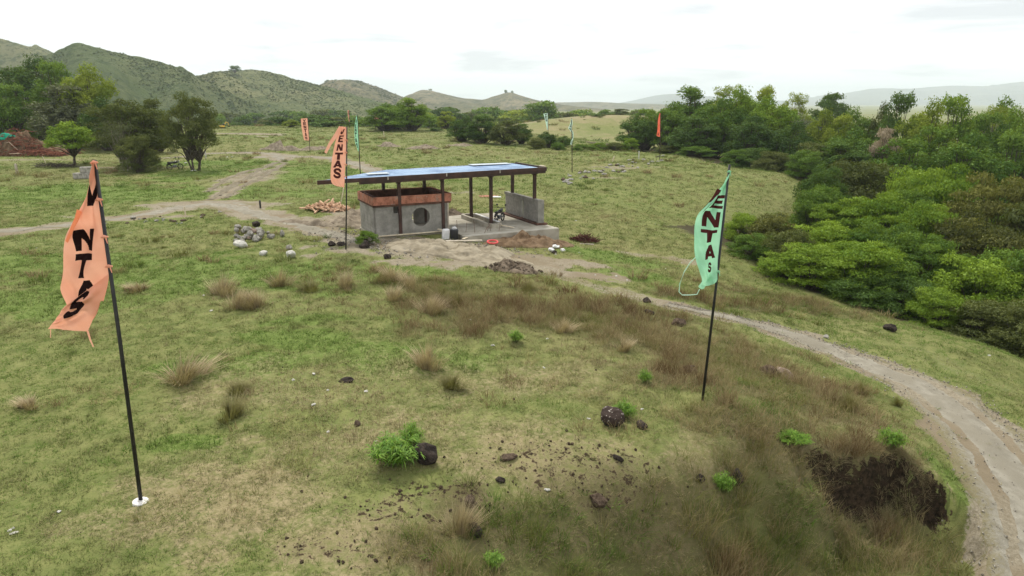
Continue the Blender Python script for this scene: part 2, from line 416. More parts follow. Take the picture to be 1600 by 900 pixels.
    past = np.exp(-(((x-30)/55)**2 + ((y-262)/60)**2)); dry = np.maximum(dry, past*(.75 + .5*fbm(x/14, y/14, 3, 57))); dirt = np.maximum(dirt, past*sstep(.25, .5, fbm(x/22, y/9, 3, 59))*.6)
    on_road = np.clip(dirt, 0, 1)
    tall = tall * (1 - on_road); lush = lush * (1 - on_road)
    return dirt, dry, lush, soil, tall, leaf
MK = masks(GX.ravel(), GY.ravel())
for nm, dat in zip(('dirt', 'dry', 'lush', 'soil', 'tall', 'leaf'), MK): attr(ground_me, nm, dat)

t = NT('pasture')
co = t.coords()
n0, n1, n2, n3, n4 = t.noise(0.035, 4, co), t.noise(0.28, 5, co, .6), t.noise(1.7, 5, co, .65), t.noise(9, 5, co, .7), t.noise(38, 4, co, .7)
green = t.mix(t.rng(n2, .3, .7), (.124, .152, .045), (.200, .210, .074))
green = t.mix(t.rng(n0, .4, .65), green, t.mix(t.rng(n2, .3, .7), (.148, .156, .054), (.236, .220, .094)))
lushc = t.mix(t.rng(n3, .3, .7), (.105, .150, .032), (.170, .220, .060))
straw = t.mix(t.rng(n3, .3, .7), (.200, .165, .085), (.340, .275, .165))
f_l = t.rng(t.math('ADD', t.attr('lush'), t.math('MULTIPLY', t.math('SUBTRACT', n2, .5), 1.2)), .35, .75)
f_d = t.rng(t.math('ADD', t.math('MULTIPLY', t.attr('dry'), .65), t.math('ADD', t.math('MULTIPLY', t.math('SUBTRACT', n1, .5), 1.3), t.math('MULTIPLY', t.math('SUBTRACT', n3, .5), 1.1))), .12, .70)
col = t.mix(f_l, green, lushc)
col = t.mix(t.math('MULTIPLY', f_d, .85), col, straw)
col = t.mix(t.math('MULTIPLY', t.attr('tall'), .7), col, t.mix(n3, (.05, .042, .018), (.12, .10, .048)))  # ground colour darkened under tall grass, painting in the shade between the blades
dirtc = t.mix(t.rng(n3, .3, .7), (.190, .160, .110), (.300, .262, .195))
dirtc = t.mix(t.rng(n1, .45, .62), dirtc, (.205, .165, .11))
f_dirt = t.rng(t.math('ADD', t.attr('dirt'), t.math('MULTIPLY', t.math('SUBTRACT', n3, .5), .9)), .42, .68)
col = t.mix(f_dirt, col, dirtc)
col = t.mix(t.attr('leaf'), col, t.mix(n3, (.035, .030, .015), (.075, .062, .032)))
soilc = t.mix(t.rng(n3, .35, .7), (.009, .006, .004), (.055, .037, .022))  # dark soil, with shading of the cut face put into its black end
ns = t.noise(4.5, 4, co, .7)
col = t.mix(t.rng(t.math('ADD', t.attr('soil'), t.math('ADD', t.math('MULTIPLY', t.math('SUBTRACT', n3, .5), 1.1), t.math('MULTIPLY', t.math('SUBTRACT', ns, .5), 1.1))), .50, .72), col, soilc)
col = t.mix(t.rng(n4, .35, .75, .0, .35), col, t.mix(.55, col, (.02, .025, .01)))
hgt = t.math('ADD', t.math('MULTIPLY', n3, 1.0), t.math('MULTIPLY', n4, .5))
t.done(t.bsdf(col, .95, .1, 0, hgt, .55, .05))
ground = link('ground', ground_me, MATS['pasture'])
tag(ground, 'green and straw coloured pasture with bare patches', kind='structure')

# ------------------------------------------------------------------ dirt roads and tyre ruts: thin sheets laid on the ground
def ribbon(name, R, mat, lift=.02, rag=.35, cross=9, step=.25, seed=0, crown=0.0, spec=None, ruts=True):
    seg = np.hypot(*np.diff(R[:, :2], axis=0).T); s = np.r_[0, np.cumsum(seg)]
    q = np.arange(0, s[-1], step); C = np.stack([np.interp(q, s, R[:, i]) for i in range(3)], -1)
    T = np.gradient(C[:, :2], axis=0); T /= np.linalg.norm(T, axis=1)[:, None]; N = np.stack([T[:, 1], -T[:, 0]], -1)
    u = np.linspace(-1, 1, cross)
    wl_ = C[:, 2] + rag * (fbm(q*.9, q*0+3, 4, seed)); wr_ = C[:, 2] + rag * (fbm(q*.9, q*0+11, 4, seed+5))
    off = np.where(u[None] < 0, u[None]*wl_[:, None], u[None]*wr_[:, None])
    X = C[:, 0][:, None] + N[:, 0][:, None]*off; Y = C[:, 1][:, None] + N[:, 1][:, None]*off
    rut = -.045*np.exp(-((np.abs(off)-.72)/.2)**2) + .02*np.exp(-(off/.3)**2) if ruts else 0
    Z = height(X, Y) + lift + rut*(1-np.abs(u[None])**4) + .012*fbm(X*1.5, Y*1.5, 3, seed+9) - .05*(np.abs(u[None]) > .99)
    n, c = X.shape; ii = np.arange(n*c).reshape(n, c)
    f = np.stack([ii[:-1, :-1], ii[1:, :-1], ii[1:, 1:], ii[:-1, 1:]], -1).reshape(-1, 4)
    me = np_mesh(name, np.stack([X, Y, Z], -1).reshape(-1, 3), f, True)
    attr(me, 'across', np.broadcast_to(np.abs(off)/np.maximum(C[:, 2], .1)[:, None], X.shape))
    attr(me, 'offset', np.abs(off))
    return tag(link(name, me, mat), kind='structure')
t = NT('road_dirt'); co = t.coords()
n1, n2, n3, n4 = t.noise(.5, 4, co), t.noise(2.6, 5, co, .65), t.noise(12, 5, co, .7), t.noise(55, 3, co, .7)
c = t.mix(t.rng(n2, .3, .7), (.200, .182, .142), (.285, .264, .213))
c = t.mix(t.rng(n1, .42, .6), c, (.215, .195, .150))
wheel = t.math('SUBTRACT', 1.0, t.rng(t.math('ABSOLUTE', t.math('SUBTRACT', t.attr('offset'), .72)), .1, .4))
c = t.mix(t.math('MULTIPLY', wheel, t.rng(n2, .35, .7, 0, .6)), c, (.320, .302, .252))
c = t.mix(t.rng(t.math('ADD', t.attr('across'), t.math('MULTIPLY', t.math('SUBTRACT', n3, .5), 1.0)), .62, 1.0), c, t.mix(n3, (.13, .115, .06), (.22, .19, .11)))
c = t.mix(t.rng(n4, .6, .75, 0, .5), c, (.44, .42, .37))
c = t.mix(t.rng(n3, .25, .4, .45, 0), c, (.16, .13, .09))
t.done(t.bsdf(c, .95, .1, 0, t.math('ADD', n3, t.math('MULTIPLY', n4, .5)), .5, .05))
tag(ribbon('dirt_road', MAIN_ROAD, MATS['road_dirt'], seed=3, rag=.22, cross=25, step=.12), 'pale dirt road curving past the knoll to the building')
tag(ribbon('dirt_track', LEFT_TRACK, MATS['road_dirt'], seed=8, rag=.6, cross=13), 'worn dirt track crossing the pasture to the building')
tag(ribbon('dirt_track', FAR_TRACK, MATS['road_dirt'], seed=12, rag=.9, step=.5, cross=13), 'faint dirt track running back over the field')
tag(ribbon('dirt_track', FAR_TRACK_B, MATS['road_dirt'], seed=15, rag=.6, step=.5, cross=13), 'pale track behind the blue roof')
plain('rut_soil', (.10, .08, .045), (.17, .14, .085), 5)
for i, L in enumerate(RUT_LINES):
    tag(ribbon('tyre_rut', L, MATS['rut_soil'], .05, .10, 5, .3, 20+i, ruts=False), 'dark tyre rut curving over the grass')

# ------------------------------------------------------------------ hills and mountains
def hill(name, crest_px, D, depth, mat, label, seed, rough=1.0, x_res=220, spur=1.0, base=-25):
    pts = [at_y(px, py, D) for px, py in crest_px]
    X = np.linspace(pts[0].x, pts[-1].x, x_res)
    crest = np.interp(X, [p.x for p in pts], [p.z for p in pts])
    k = np.ones(9)/9; crest = np.convolve(np.pad(crest, 4, 'edge'), k, 'valid')
    v = np.r_[np.linspace(-1, 0, 90), np.linspace(0.03, 1, 20)]
    XX, VV = np.meshgrid(X, v)
    wob = depth * .10 * fbm(XX/(depth*.5), VV*0+seed, 2, seed)
    YY = D + VV*depth*np.where(VV < 0, 1, .7) + wob
    lam = depth * .32
    w = XX + .55*YY
    ridge = 1 - np.abs(fbm(w/lam, YY/(lam*3.2), 4, seed, .45))            # spurs running down the slope
    amp = np.maximum(crest[None] - base, 5)
    sh = 1 - np.abs(VV)**1.15 * .97
    body = base + amp*np.clip(sh + spur*(ridge - .74)*.85*np.sin(np.pi*np.clip(np.abs(VV)*1.05, 0, 1)), 0, 1.02)
    body = body + rough*amp*.012*fbm(XX/(depth*.025), YY/(depth*.025), 3, seed+4)
    edge = sstep(0, .06, (XX-X[0])/(X[-1]-X[0])) * sstep(0, .06, (X[-1]-XX)/(X[-1]-X[0]))
    ZZ = base + (body-base)*edge
    n, c = XX.shape; ii = np.arange(n*c).reshape(n, c)
    f = np.stack([ii[:-1, :-1], ii[:-1, 1:], ii[1:, 1:], ii[1:, :-1]], -1).reshape(-1, 4)
    me = np_mesh(name, np.stack([XX, YY, ZZ], -1).reshape(-1, 3), f, True)
    o = tag(link(name, me, mat), label, kind='structure')
    o['_'] = 0; del o['_']
    return o, XX, YY, ZZ
def hill_mat(name, grassa, grassb, scrub, scale):
    t = NT(name); co = t.coords()
    n1, n2, n3 = t.noise(scale, 4, co), t.noise(scale*6, 5, co, .65), t.noise(scale*26, 4, co, .7)
    c = t.mix(t.rng(n1, .35, .65), grassa, grassb)
    c = t.mix(t.rng(t.math('ADD', t.math('MULTIPLY', n2, .6), t.math('MULTIPLY', n3, .5)), .48, .66), c, scrub)
    return t.done(t.bsdf(c, .95, .05, 0, n3, .8, 1.5/scale*.02))
hill_mat('hill_near', (.066, .092, .034), (.108, .124, .054), (.048, .070, .027), .012)
hill_mat('hill_pale', (.094, .118, .046), (.168, .170, .084), (.068, .088, .036), .010)
hill_mat('hill_far', (.130, .125, .065), (.210, .180, .105), (.055, .065, .032), .006)
hill_mat('mountain', (.07, .09, .05), (.12, .12, .07), (.04, .055, .03), .0012)
HILLS = []
HILLS.append(hill('hill', [(-420,10),(-150,32),(0,62),(40,72),(75,86),(120,100),(200,125),(330,165)], 780, 330, MATS['hill_pale'], 'pale green hill rising behind the dark trees', 61))
HILLS.append(hill('hill', [(-300,175),(-120,140),(20,118),(100,93),(135,79),(160,70),(185,78),(215,86),(260,95),(300,107),(330,121),(360,138),(400,158),(450,178),(520,196),(600,203)], 560, 300, MATS['hill_near'], 'scrubby green hill with a rounded peak', 62))
HILLS.append(hill('hill', [(200,160),(300,118),(330,110),(365,106),(395,109),(440,122),(500,136),(545,149),(590,161),(640,178),(700,192),(760,199)], 700, 330, MATS['hill_pale'], 'long hill of pale grass spurs running down to the field', 63))
HILLS.append(hill('hill', [(440,165),(490,145),(515,134),(540,126),(565,127),(590,136),(620,148),(660,163),(720,180),(790,186)], 1250, 500, MATS['hill_far'], 'grey brown conical hill behind the pale spurs', 64))
HILLS.append(hill('hill', [(560,172),(630,158),(652,143),(668,140),(690,146),(720,153),(755,156),(780,147),(797,143),(815,150),(845,158),(880,164),(960,172)], 1700, 650, MATS['hill_far'], 'twin peaked bare hill in the middle distance', 65))
HILLS.append(hill('hill', [(760,168),(830,161),(880,160),(925,159),(970,161),(1040,163),(1120,166),(1250,168)], 3200, 1200, MATS['hill_far'], 'low hazy ridge on the horizon', 66, rough=.5))
HILLS.append(hill('mountain', [(880,166),(960,163),(1000,156),(1040,145),(1080,150),(1130,158),(1180,156),(1250,158),(1330,147),(1390,136),(1430,139),(1480,133),(1530,136),(1600,128),(1680,122),(1800,118),(1980,130)], 8200, 2600, MATS['mountain'], 'pale blue mountain range fading into the haze', 67, base=-60))
# ------------------------------------------------------------------ plants: meshes
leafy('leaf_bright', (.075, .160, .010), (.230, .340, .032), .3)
leafy('leaf_mid', (.046, .112, .012), (.148, .246, .030), .28)
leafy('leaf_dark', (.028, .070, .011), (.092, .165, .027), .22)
leafy('leaf_olive', (.046, .064, .014), (.135, .155, .040), .22)
leafy('leaf_yellow', (.120, .180, .012), (.300, .360, .040), .32)
leafy('leaf_brown', (.042, .052, .012), (.185, .185, .042), .2)
leafy('leaf_grey', (.060, .072, .034), (.150, .165, .085), .2)
leafy('leaf_blossom', (0.208, 0.156, 0.104), (0.468, 0.377, 0.273), .2)
plain('bark', (.050, .040, .028), (.130, .110, .085), 5, .95, .1, .6, .04)
plain('bark_pale', (.20, .18, .14), (.36, .33, .28), 5, .95, .1, .6, .04)

def unit(v): return v / np.maximum(np.linalg.norm(v, axis=-1, keepdims=True), 1e-9)
def leaf_quads(pos, nor, size, aspect, rng, droop=0.0):
    n = len(pos); r = unit(rng.normal(size=(n, 3)))
    tan = unit(np.cross(nor, r)); tan[:, 2] -= droop; tan = unit(tan)
    bit = unit(np.cross(nor, tan))
    L = (size * rng.uniform(.6, 1.35, n))[:, None]; Wd = L * aspect
    v = np.stack([pos - tan*L*.5, pos + bit*Wd*.5 + nor*L*.06, pos + tan*L*.5 - nor*L*.08, pos - bit*Wd*.5 + nor*L*.06], 1)
    return v.reshape(-1, 3)
def crown_mesh(name, seed, rx, ry, z0, z1, n_lobes, n_leaves, leaf, aspect=.5, flat=.55, lobe=(.26, .42), hollow=.45, open_=0.0, low=-.35):
    rng = np.random.default_rng(seed)
    cz, rz = (z0 + z1) / 2, (z1 - z0) / 2
    d = unit(rng.normal(size=(n_lobes*6, 3))); d = d[d[:, 2] > low][:n_lobes]
    d[:, :2] *= (1 + .75*np.clip(-d[:, 2:], 0, 1)**1.0)
    r = rng.uniform(hollow, .86, len(d))[:, None]
    lr = rng.uniform(*lobe, len(d)) * rng.choice([.7, 1, 1.15], len(d))
    C = d * r
    cnt = lr**2 / (lr**2).sum() * n_leaves
    V, Tn, cents = [], [], []
    for i in range(len(d)):
        n = max(12, int(cnt[i]))
        q = unit(rng.normal(size=(n, 3))); q[:, 2] = np.where(q[:, 2] < -.15, -q[:, 2]*rng.choice([1, -.35], n, p=[.72, .28]), q[:, 2])
        bump = 1 + .30*np.sin(q[:, 0]*5+i*1.7)*np.sin(q[:, 1]*6+i)*1.0 + .18*np.sin(q[:, 2]*9+q[:, 0]*7+i)
        rad = lr[i] * bump * rng.uniform(.55, 1.08, n)**.6 * np.where(rng.random(n) < .13, rng.uniform(1.0, 1.22, n), 1)
        o = q * rad[:, None] * np.array([1, 1, flat])
        p = C[i] + o
        p = p * np.array([rx, ry, rz]) + np.array([0, 0, cz])
        nor = unit(q*np.array([.8, .8, .9]) + rng.normal(size=(n, 3))*.55 + np.array([0, 0, .35]))
        V.append(leaf_quads(p, nor, leaf, aspect, rng, .25))
        tl = .5 + .22*rng.normal() 
        Tn.append(np.clip(tl + .20*rng.normal(size=n), 0, 1))
        cents.append(C[i]*np.array([rx, ry, rz]) + np.array([0, 0, cz]))
    V = np.concatenate(V); Tn = np.concatenate(Tn)
    f = np.arange(len(V)).reshape(-1, 4)
    me = np_mesh(name, V, f)
    attr(me, 'tint', Tn, 'FACE')
    return me, np.array(cents)
def trunk_mesh(name, seed, cents, z0, rad, stems=1, fork=.45, lean=.1, spread=.0):
    rng = random.Random(seed); mb = MB()
    for s in range(stems):
        a = 2*math.pi*s/max(stems, 1) + rng.random()
        bx, by = spread*math.cos(a), spread*math.sin(a)
        fz = max(z0*fork*rng.uniform(.8, 1.2), .15)
        mid = Vector((bx*1.6 + rng.uniform(-lean, lean)*fz, by*1.6 + rng.uniform(-lean, lean)*fz, fz))
        R = rad * (1 if stems == 1 else rng.uniform(.55, .8))
        mb.tube([(bx, by, -.3), (bx*1.02, by*1.02, 0.06), tuple(Vector((bx, by, 0)).lerp(mid, .5) + Vector((rng.uniform(-.1, .1)*fz*.4, 0, 0))), tuple(mid)], [R*1.5, R*1.25, R*1.02, R*.9], 8)
        own = [c for k, c in enumerate(cents) if k % stems == s]
        for c in own:
            c = Vector(c); k1 = mid.lerp(c, .45) + Vector((rng.uniform(-.1, .1), rng.uniform(-.1, .1), .10)) * (c - mid).length
            mb.tube([tuple(mid - Vector((0, 0, R*.5))), tuple(k1), tuple(c)], [R*.6, R*.36, R*.12], 5, False)
    return mb.mesh(name, smooth=True)

SPECIES = {}
def species(key, seed, leafmat, bark='bark', w=6.0, h=6.0, z0=1.6, lobes=26, leaves=9000, leaf=.16, aspect=.5, flat=.55, trunk=.16, stems=1, fork=.6, spread=0.0, variants=2, **kw):
    out = []
    for v in range(variants):
        cm, ce = crown_mesh('crown', seed + v*101, w/2*(1-.08*v), w/2, z0, h, lobes, leaves, leaf, aspect, flat, **kw)
        tm = trunk_mesh('trunk', seed + v, ce, z0, trunk, stems, fork, .12, spread)
        cm.materials.append(MATS[leafmat]); tm.materials.append(MATS[bark])
        out.append((cm, tm, w, h))
    SPECIES[key] = out
def with_leaf(key, src, leafmat):
    out = []
    for cm, tm, w, h in SPECIES[src]:
        c2 = cm.copy(); c2.materials[0] = MATS[leafmat]; out.append((c2, tm, w, h))
    SPECIES[key] = out
# near woodland shrubs and trees (fine leaves), middle distance, far
species('shrub_mid', 101, 'leaf_mid', w=6, h=5.2, z0=-.3, lobes=90, leaves=26000, leaf=.16, aspect=.42, flat=.62, trunk=.10, stems=3, spread=.3, lobe=(.15, .28), low=-.95, variants=2)
with_leaf('shrub_bright', 'shrub_mid', 'leaf_bright'); with_leaf('shrub_olive', 'shrub_mid', 'leaf_olive'); with_leaf('shrub_dark', 'shrub_mid', 'leaf_dark'); with_leaf('shrub_brown', 'shrub_mid', 'leaf_brown')
species('layer_bright', 131, 'leaf_bright', w=8, h=6, z0=.2, lobes=110, leaves=30000, leaf=.19, aspect=.38, flat=.42, trunk=.14, stems=2, spread=.3, lobe=(.14, .27), low=-.9, variants=2)
with_leaf('layer_mid', 'layer_bright', 'leaf_mid'); with_leaf('layer_brown', 'layer_bright', 'leaf_brown'); with_leaf('layer_olive', 'layer_bright', 'leaf_olive')
species('tree_mid', 151, 'leaf_mid', w=8, h=10, z0=.6, lobes=90, leaves=20000, leaf=.26, aspect=.5, flat=.7, trunk=.2, lobe=(.14, .28), low=-.92, variants=2)
with_leaf('tree_dark', 'tree_mid', 'leaf_dark'); with_leaf('tree_bright', 'tree_mid', 'leaf_bright'); with_leaf('tree_yellow', 'tree_mid', 'leaf_yellow'); with_leaf('tree_olive', 'tree_mid', 'leaf_olive'); with_leaf('tree_grey', 'tree_mid', 'leaf_grey')
species('airy', 171, 'leaf_yellow', 'bark_pale', w=7, h=12, z0=4.0, lobes=46, leaves=3600, leaf=.24, aspect=.45, flat=.75, trunk=.14, fork=.6, lobe=(.10, .20), variants=1)
species('spread_olive', 181, 'leaf_olive', w=8.4, h=8, z0=.9, lobes=90, leaves=20000, leaf=.21, aspect=.45, flat=.65, trunk=.20, stems=4, fork=1.1, spread=.55, lobe=(.14, .27), low=-.85, variants=2)
species('round_green', 191, 'leaf_bright', w=5, h=5, z0=.95, lobes=30, leaves=9000, leaf=.22, aspect=.55, flat=.7, trunk=.13, fork=.9, lobe=(.26, .38), low=-.6, variants=1)
species('umbrella', 195, 'leaf_dark', w=9, h=10, z0=5.2, lobes=40, leaves=7000, leaf=.33, aspect=.5, flat=.55, trunk=.22, fork=.8, variants=1)
species('far_mid', 201, 'leaf_mid', w=9, h=8, z0=-.2, lobes=28, leaves=2800, leaf=.62, aspect=.6, flat=.6, trunk=.22, lobe=(.26, .42), low=-.95, variants=2)
with_leaf('far_dark', 'far_mid', 'leaf_dark'); with_leaf('far_yellow', 'far_mid', 'leaf_yellow'); with_leaf('far_olive', 'far_mid', 'leaf_olive')
species('blossom', 211, 'leaf_blossom', w=5, h=5, z0=1.5, lobes=24, leaves=4200, leaf=.2, aspect=.5, flat=.4, trunk=.12, variants=1)
species('bare', 221, 'leaf_grey', 'bark_pale', w=6, h=6, z0=1.2, lobes=40, leaves=2200, leaf=.16, aspect=.4, flat=.4, trunk=.09, stems=3, spread=.3, variants=1)

N_TREE = [0]
def plant(kind, x, y, w, h, label, name='tree', cat='tree', group=None, rz=None, sink=0.0, z=None):
    N_TREE[0] += 1
    vs_ = SPECIES[kind]; cm, tm, W0, H0 = vs_[N_TREE[0] % len(vs_)]
    r = empty(name, (x, y, (hz(x, y) if z is None else z) - sink), N_TREE[0]*2.399 if rz is None else rz, (w/W0, w/W0, h/H0))
    tag(r, label, cat, group)
    link('trunk', tm, None, r); link('crown', cm, None, r)
    return r
def tree_px(kind, px, py_top, Y, w_px, label, name='tree', cat='tree', group=None, base_py=None, **kw):
    """px, py_top: top of the crown as photographed, Y metres ahead, w_px: width as photographed"""
    p = at_y(px, py_top, Y); g = hz(p.x, Y); dist = math.hypot(Y, p.x) * .98
    h = max(p.z - g, .8); low = 0.0 if kind in ('round_green', 'spread_olive', 'umbrella', 'airy', 'bare', 'blossom') else .13*h
    return plant(kind, p.x, Y, w_px * Y / (FPX * .985), h + low, label, name, cat, group, sink=low, **kw)

# ------------------------------------------------------------------ trees at the left edge of the field
tree_px('round_green', 106, 189, 81, 68, 'small round bright green tree on a thin trunk before the brush pile', rz=1)
tree_px('spread_olive', 192, 149, 77, 118, 'wide olive tree with several trunks, beside the small round tree')
tree_px('spread_olive', 291, 138, 74, 86, 'tall narrow olive tree with a motorcycle under it')
tree_px('bare', 186, 185, 73, 60, 'grey half bare shrub in front of the wide olive tree', 'shrub', 'shrub')
tree_px('tree_grey', 104, 129, 110, 118, 'grey green spreading tree behind the small round tree')
tree_px('tree_dark', 36, 84, 128, 122, 'tall dark green tree, highest at the left edge')
tree_px('tree_mid', 84, 92, 124, 84, 'dark tree crown between the tallest tree and the yellow green one')
tree_px('tree_yellow', 124, 98, 112, 88, 'yellow green tree crown above the grey green tree')
tree_px('tree_mid', 10, 128, 112, 84, 'light green tree cut off by the left edge behind the brush pile')
tree_px('tree_dark', 165, 150, 104, 80, 'dark tree filling in behind the wide olive tree')
tree_px('tree_olive', 232, 152, 100, 60, 'olive tree seen between the wide and the narrow olive trees')
tree_px('shrub_olive', 210, 205, 72, 60, 'low olive undergrowth round the trunks of the wide tree', 'shrub', 'shrub', base_py=262)
tree_px('tree_dark', -30, 120, 118, 110, 'dark tree beyond the light olive tree at the left edge')
# ------------------------------------------------------------------ trees and bushes at the back of the field
tree_px('tree_mid', 600, 160, 165, 66, 'broad dark green tree beside the small red roofed hut')
tree_px('tree_bright', 640, 151, 168, 62, 'fresh green tree, taller of the pair by the hut')
tree_px('tree_mid', 618, 158, 175, 50, 'tree crown between the pair of trees by the hut')
tree_px('tree_yellow', 697, 173, 190, 34, 'lone yellow green tree beyond the dark bushes')
tree_px('tree_yellow', 455, 186, 178, 26, 'small yellow green tree behind the farthest VENTAS banner')
for i, (px, py, Y, w, k, lb) in enumerate([
    (432,180,205,42,'far_dark','dark bush left of the small yellow green tree'), (492,178,198,50,'far_dark','dark bush just behind the distant orange banner'),
    (528,180,200,44,'far_olive','olive bush behind the green banner pole'), (510,188,184,46,'far_dark','low dark bush between the two far orange banners'),
    (560,184,196,40,'far_mid','mid green bush between the green banner and the hut trees'),
    (722,181,132,48,'tree_dark','first dark bush of the row right of the yellow green tree'), (754,179,126,56,'tree_dark','tallest dark bush of the row behind the roof'),
    (790,186,122,52,'tree_olive','olive bush in the dark row behind the roof'), (815,192,126,36,'tree_dark','last dark bush at the right end of the row'),
    (672,178,200,30,'far_mid','green bush touching the right side of the hut trees'), (680,199,170,26,'far_dark','small dark bush on the field edge right of the hut'),
    (856,205,118,32,'tree_dark','rounded dark bush below the white green banner'), (838,214,112,30,'shrub_olive','yellowish shrub on the field edge left of the rounded bush'),
    (880,212,122,30,'tree_dark','dark bush beside the pale green banner pole'), (872,222,112,26,'shrub_mid','green shrub at the foot of the pale green banner'),
    (908,224,113,30,'shrub_mid','green shrub right of the pale green banner'), (936,222,114,34,'shrub_bright','bright shrub on the field edge below the pasture'),
    (962,221,113,34,'shrub_olive','olive shrub on the field edge before the woodland'), (985,214,112,30,'shrub_bright','leafy shrub where the field edge meets the woodland')]):
    tree_px(k, px, py, Y, w, lb, 'bush', 'bush', 'bushes along the back of the field')
for i, (px, py, Y, w) in enumerate([(338,176,330,30),(356,170,380,40),(378,178,300,34),(398,172,420,40),(415,184,280,28),(440,168,430,44),(470,172,400,40),(500,166,460,46),(530,170,430,40),(556,176,380,38),(585,180,330,36),(402,190,240,26),(425,192,230,24),(350,192,235,24),(372,190,250,26)]):
    tree_px(['far_mid', 'far_olive', 'far_dark'][i % 3], px, py, Y, w, 'grey green bush at the foot of the hills', 'bush', 'bush', 'bushes at the foot of the hills')
# far belt beyond the pasture: trees one can still tell apart
FARB = 'trees of the far valley belt'
for i in range(120):
    px = 640 + i*5.4 + rnd.uniform(-6, 6); Y = rnd.uniform(300, 520)
    top = rnd.uniform(168, 180) if px > 760 else rnd.uniform(176, 186)
    p = at_y(px, top, Y); h = rnd.uniform(8, 13.5); w = h*rnd.uniform(.9, 1.7)
    k = rnd.choice(['far_mid', 'far_mid', 'far_dark', 'far_olive', 'far_yellow']); side = 'left of the pasture' if px < 860 else 'behind the pasture' if px < 1000 else 'beyond the woodland'
    plant(k, p.x, Y, w, h, {'far_mid': 'hazy mid green', 'far_dark': 'hazy dark green', 'far_olive': 'hazy olive', 'far_yellow': 'hazy yellow green'}[k] + ' tree in the far valley belt ' + side, 'tree', 'tree', FARB)
for px, top, Y, w, k, lb in [(934,181,246,22,'far_dark','dark round tree standing on the pasture slope'), (955,178,262,18,'far_dark','smaller dark tree on the crest of the pasture'), (972,168,262,24,'far_olive','taller tree at the right end of the pasture crest'),
                             (945,170,275,20,'far_mid','tree behind the pasture crest'), (910,178,280,18,'far_mid','tree just over the pasture crest left of the dark round tree')]:
    tree_px(k, px, top, Y, w, lb)
for px, top, Y, w, lb in [(366,102,696,16,'wide lone tree on the hill crest'), (672,138,1700,6,'lone tree on the left peak of the twin hill'), (790,140,1700,5,'left of two trees on the right twin peak'), (800,141,1700,5,'right of two trees on the right twin peak')]:
    p = at_y(px, top, Y); hgt = 7 if Y < 1000 else 9
    plant('far_dark', p.x, Y, w*Y/FPX, hgt, lb, z=p.z - hgt)
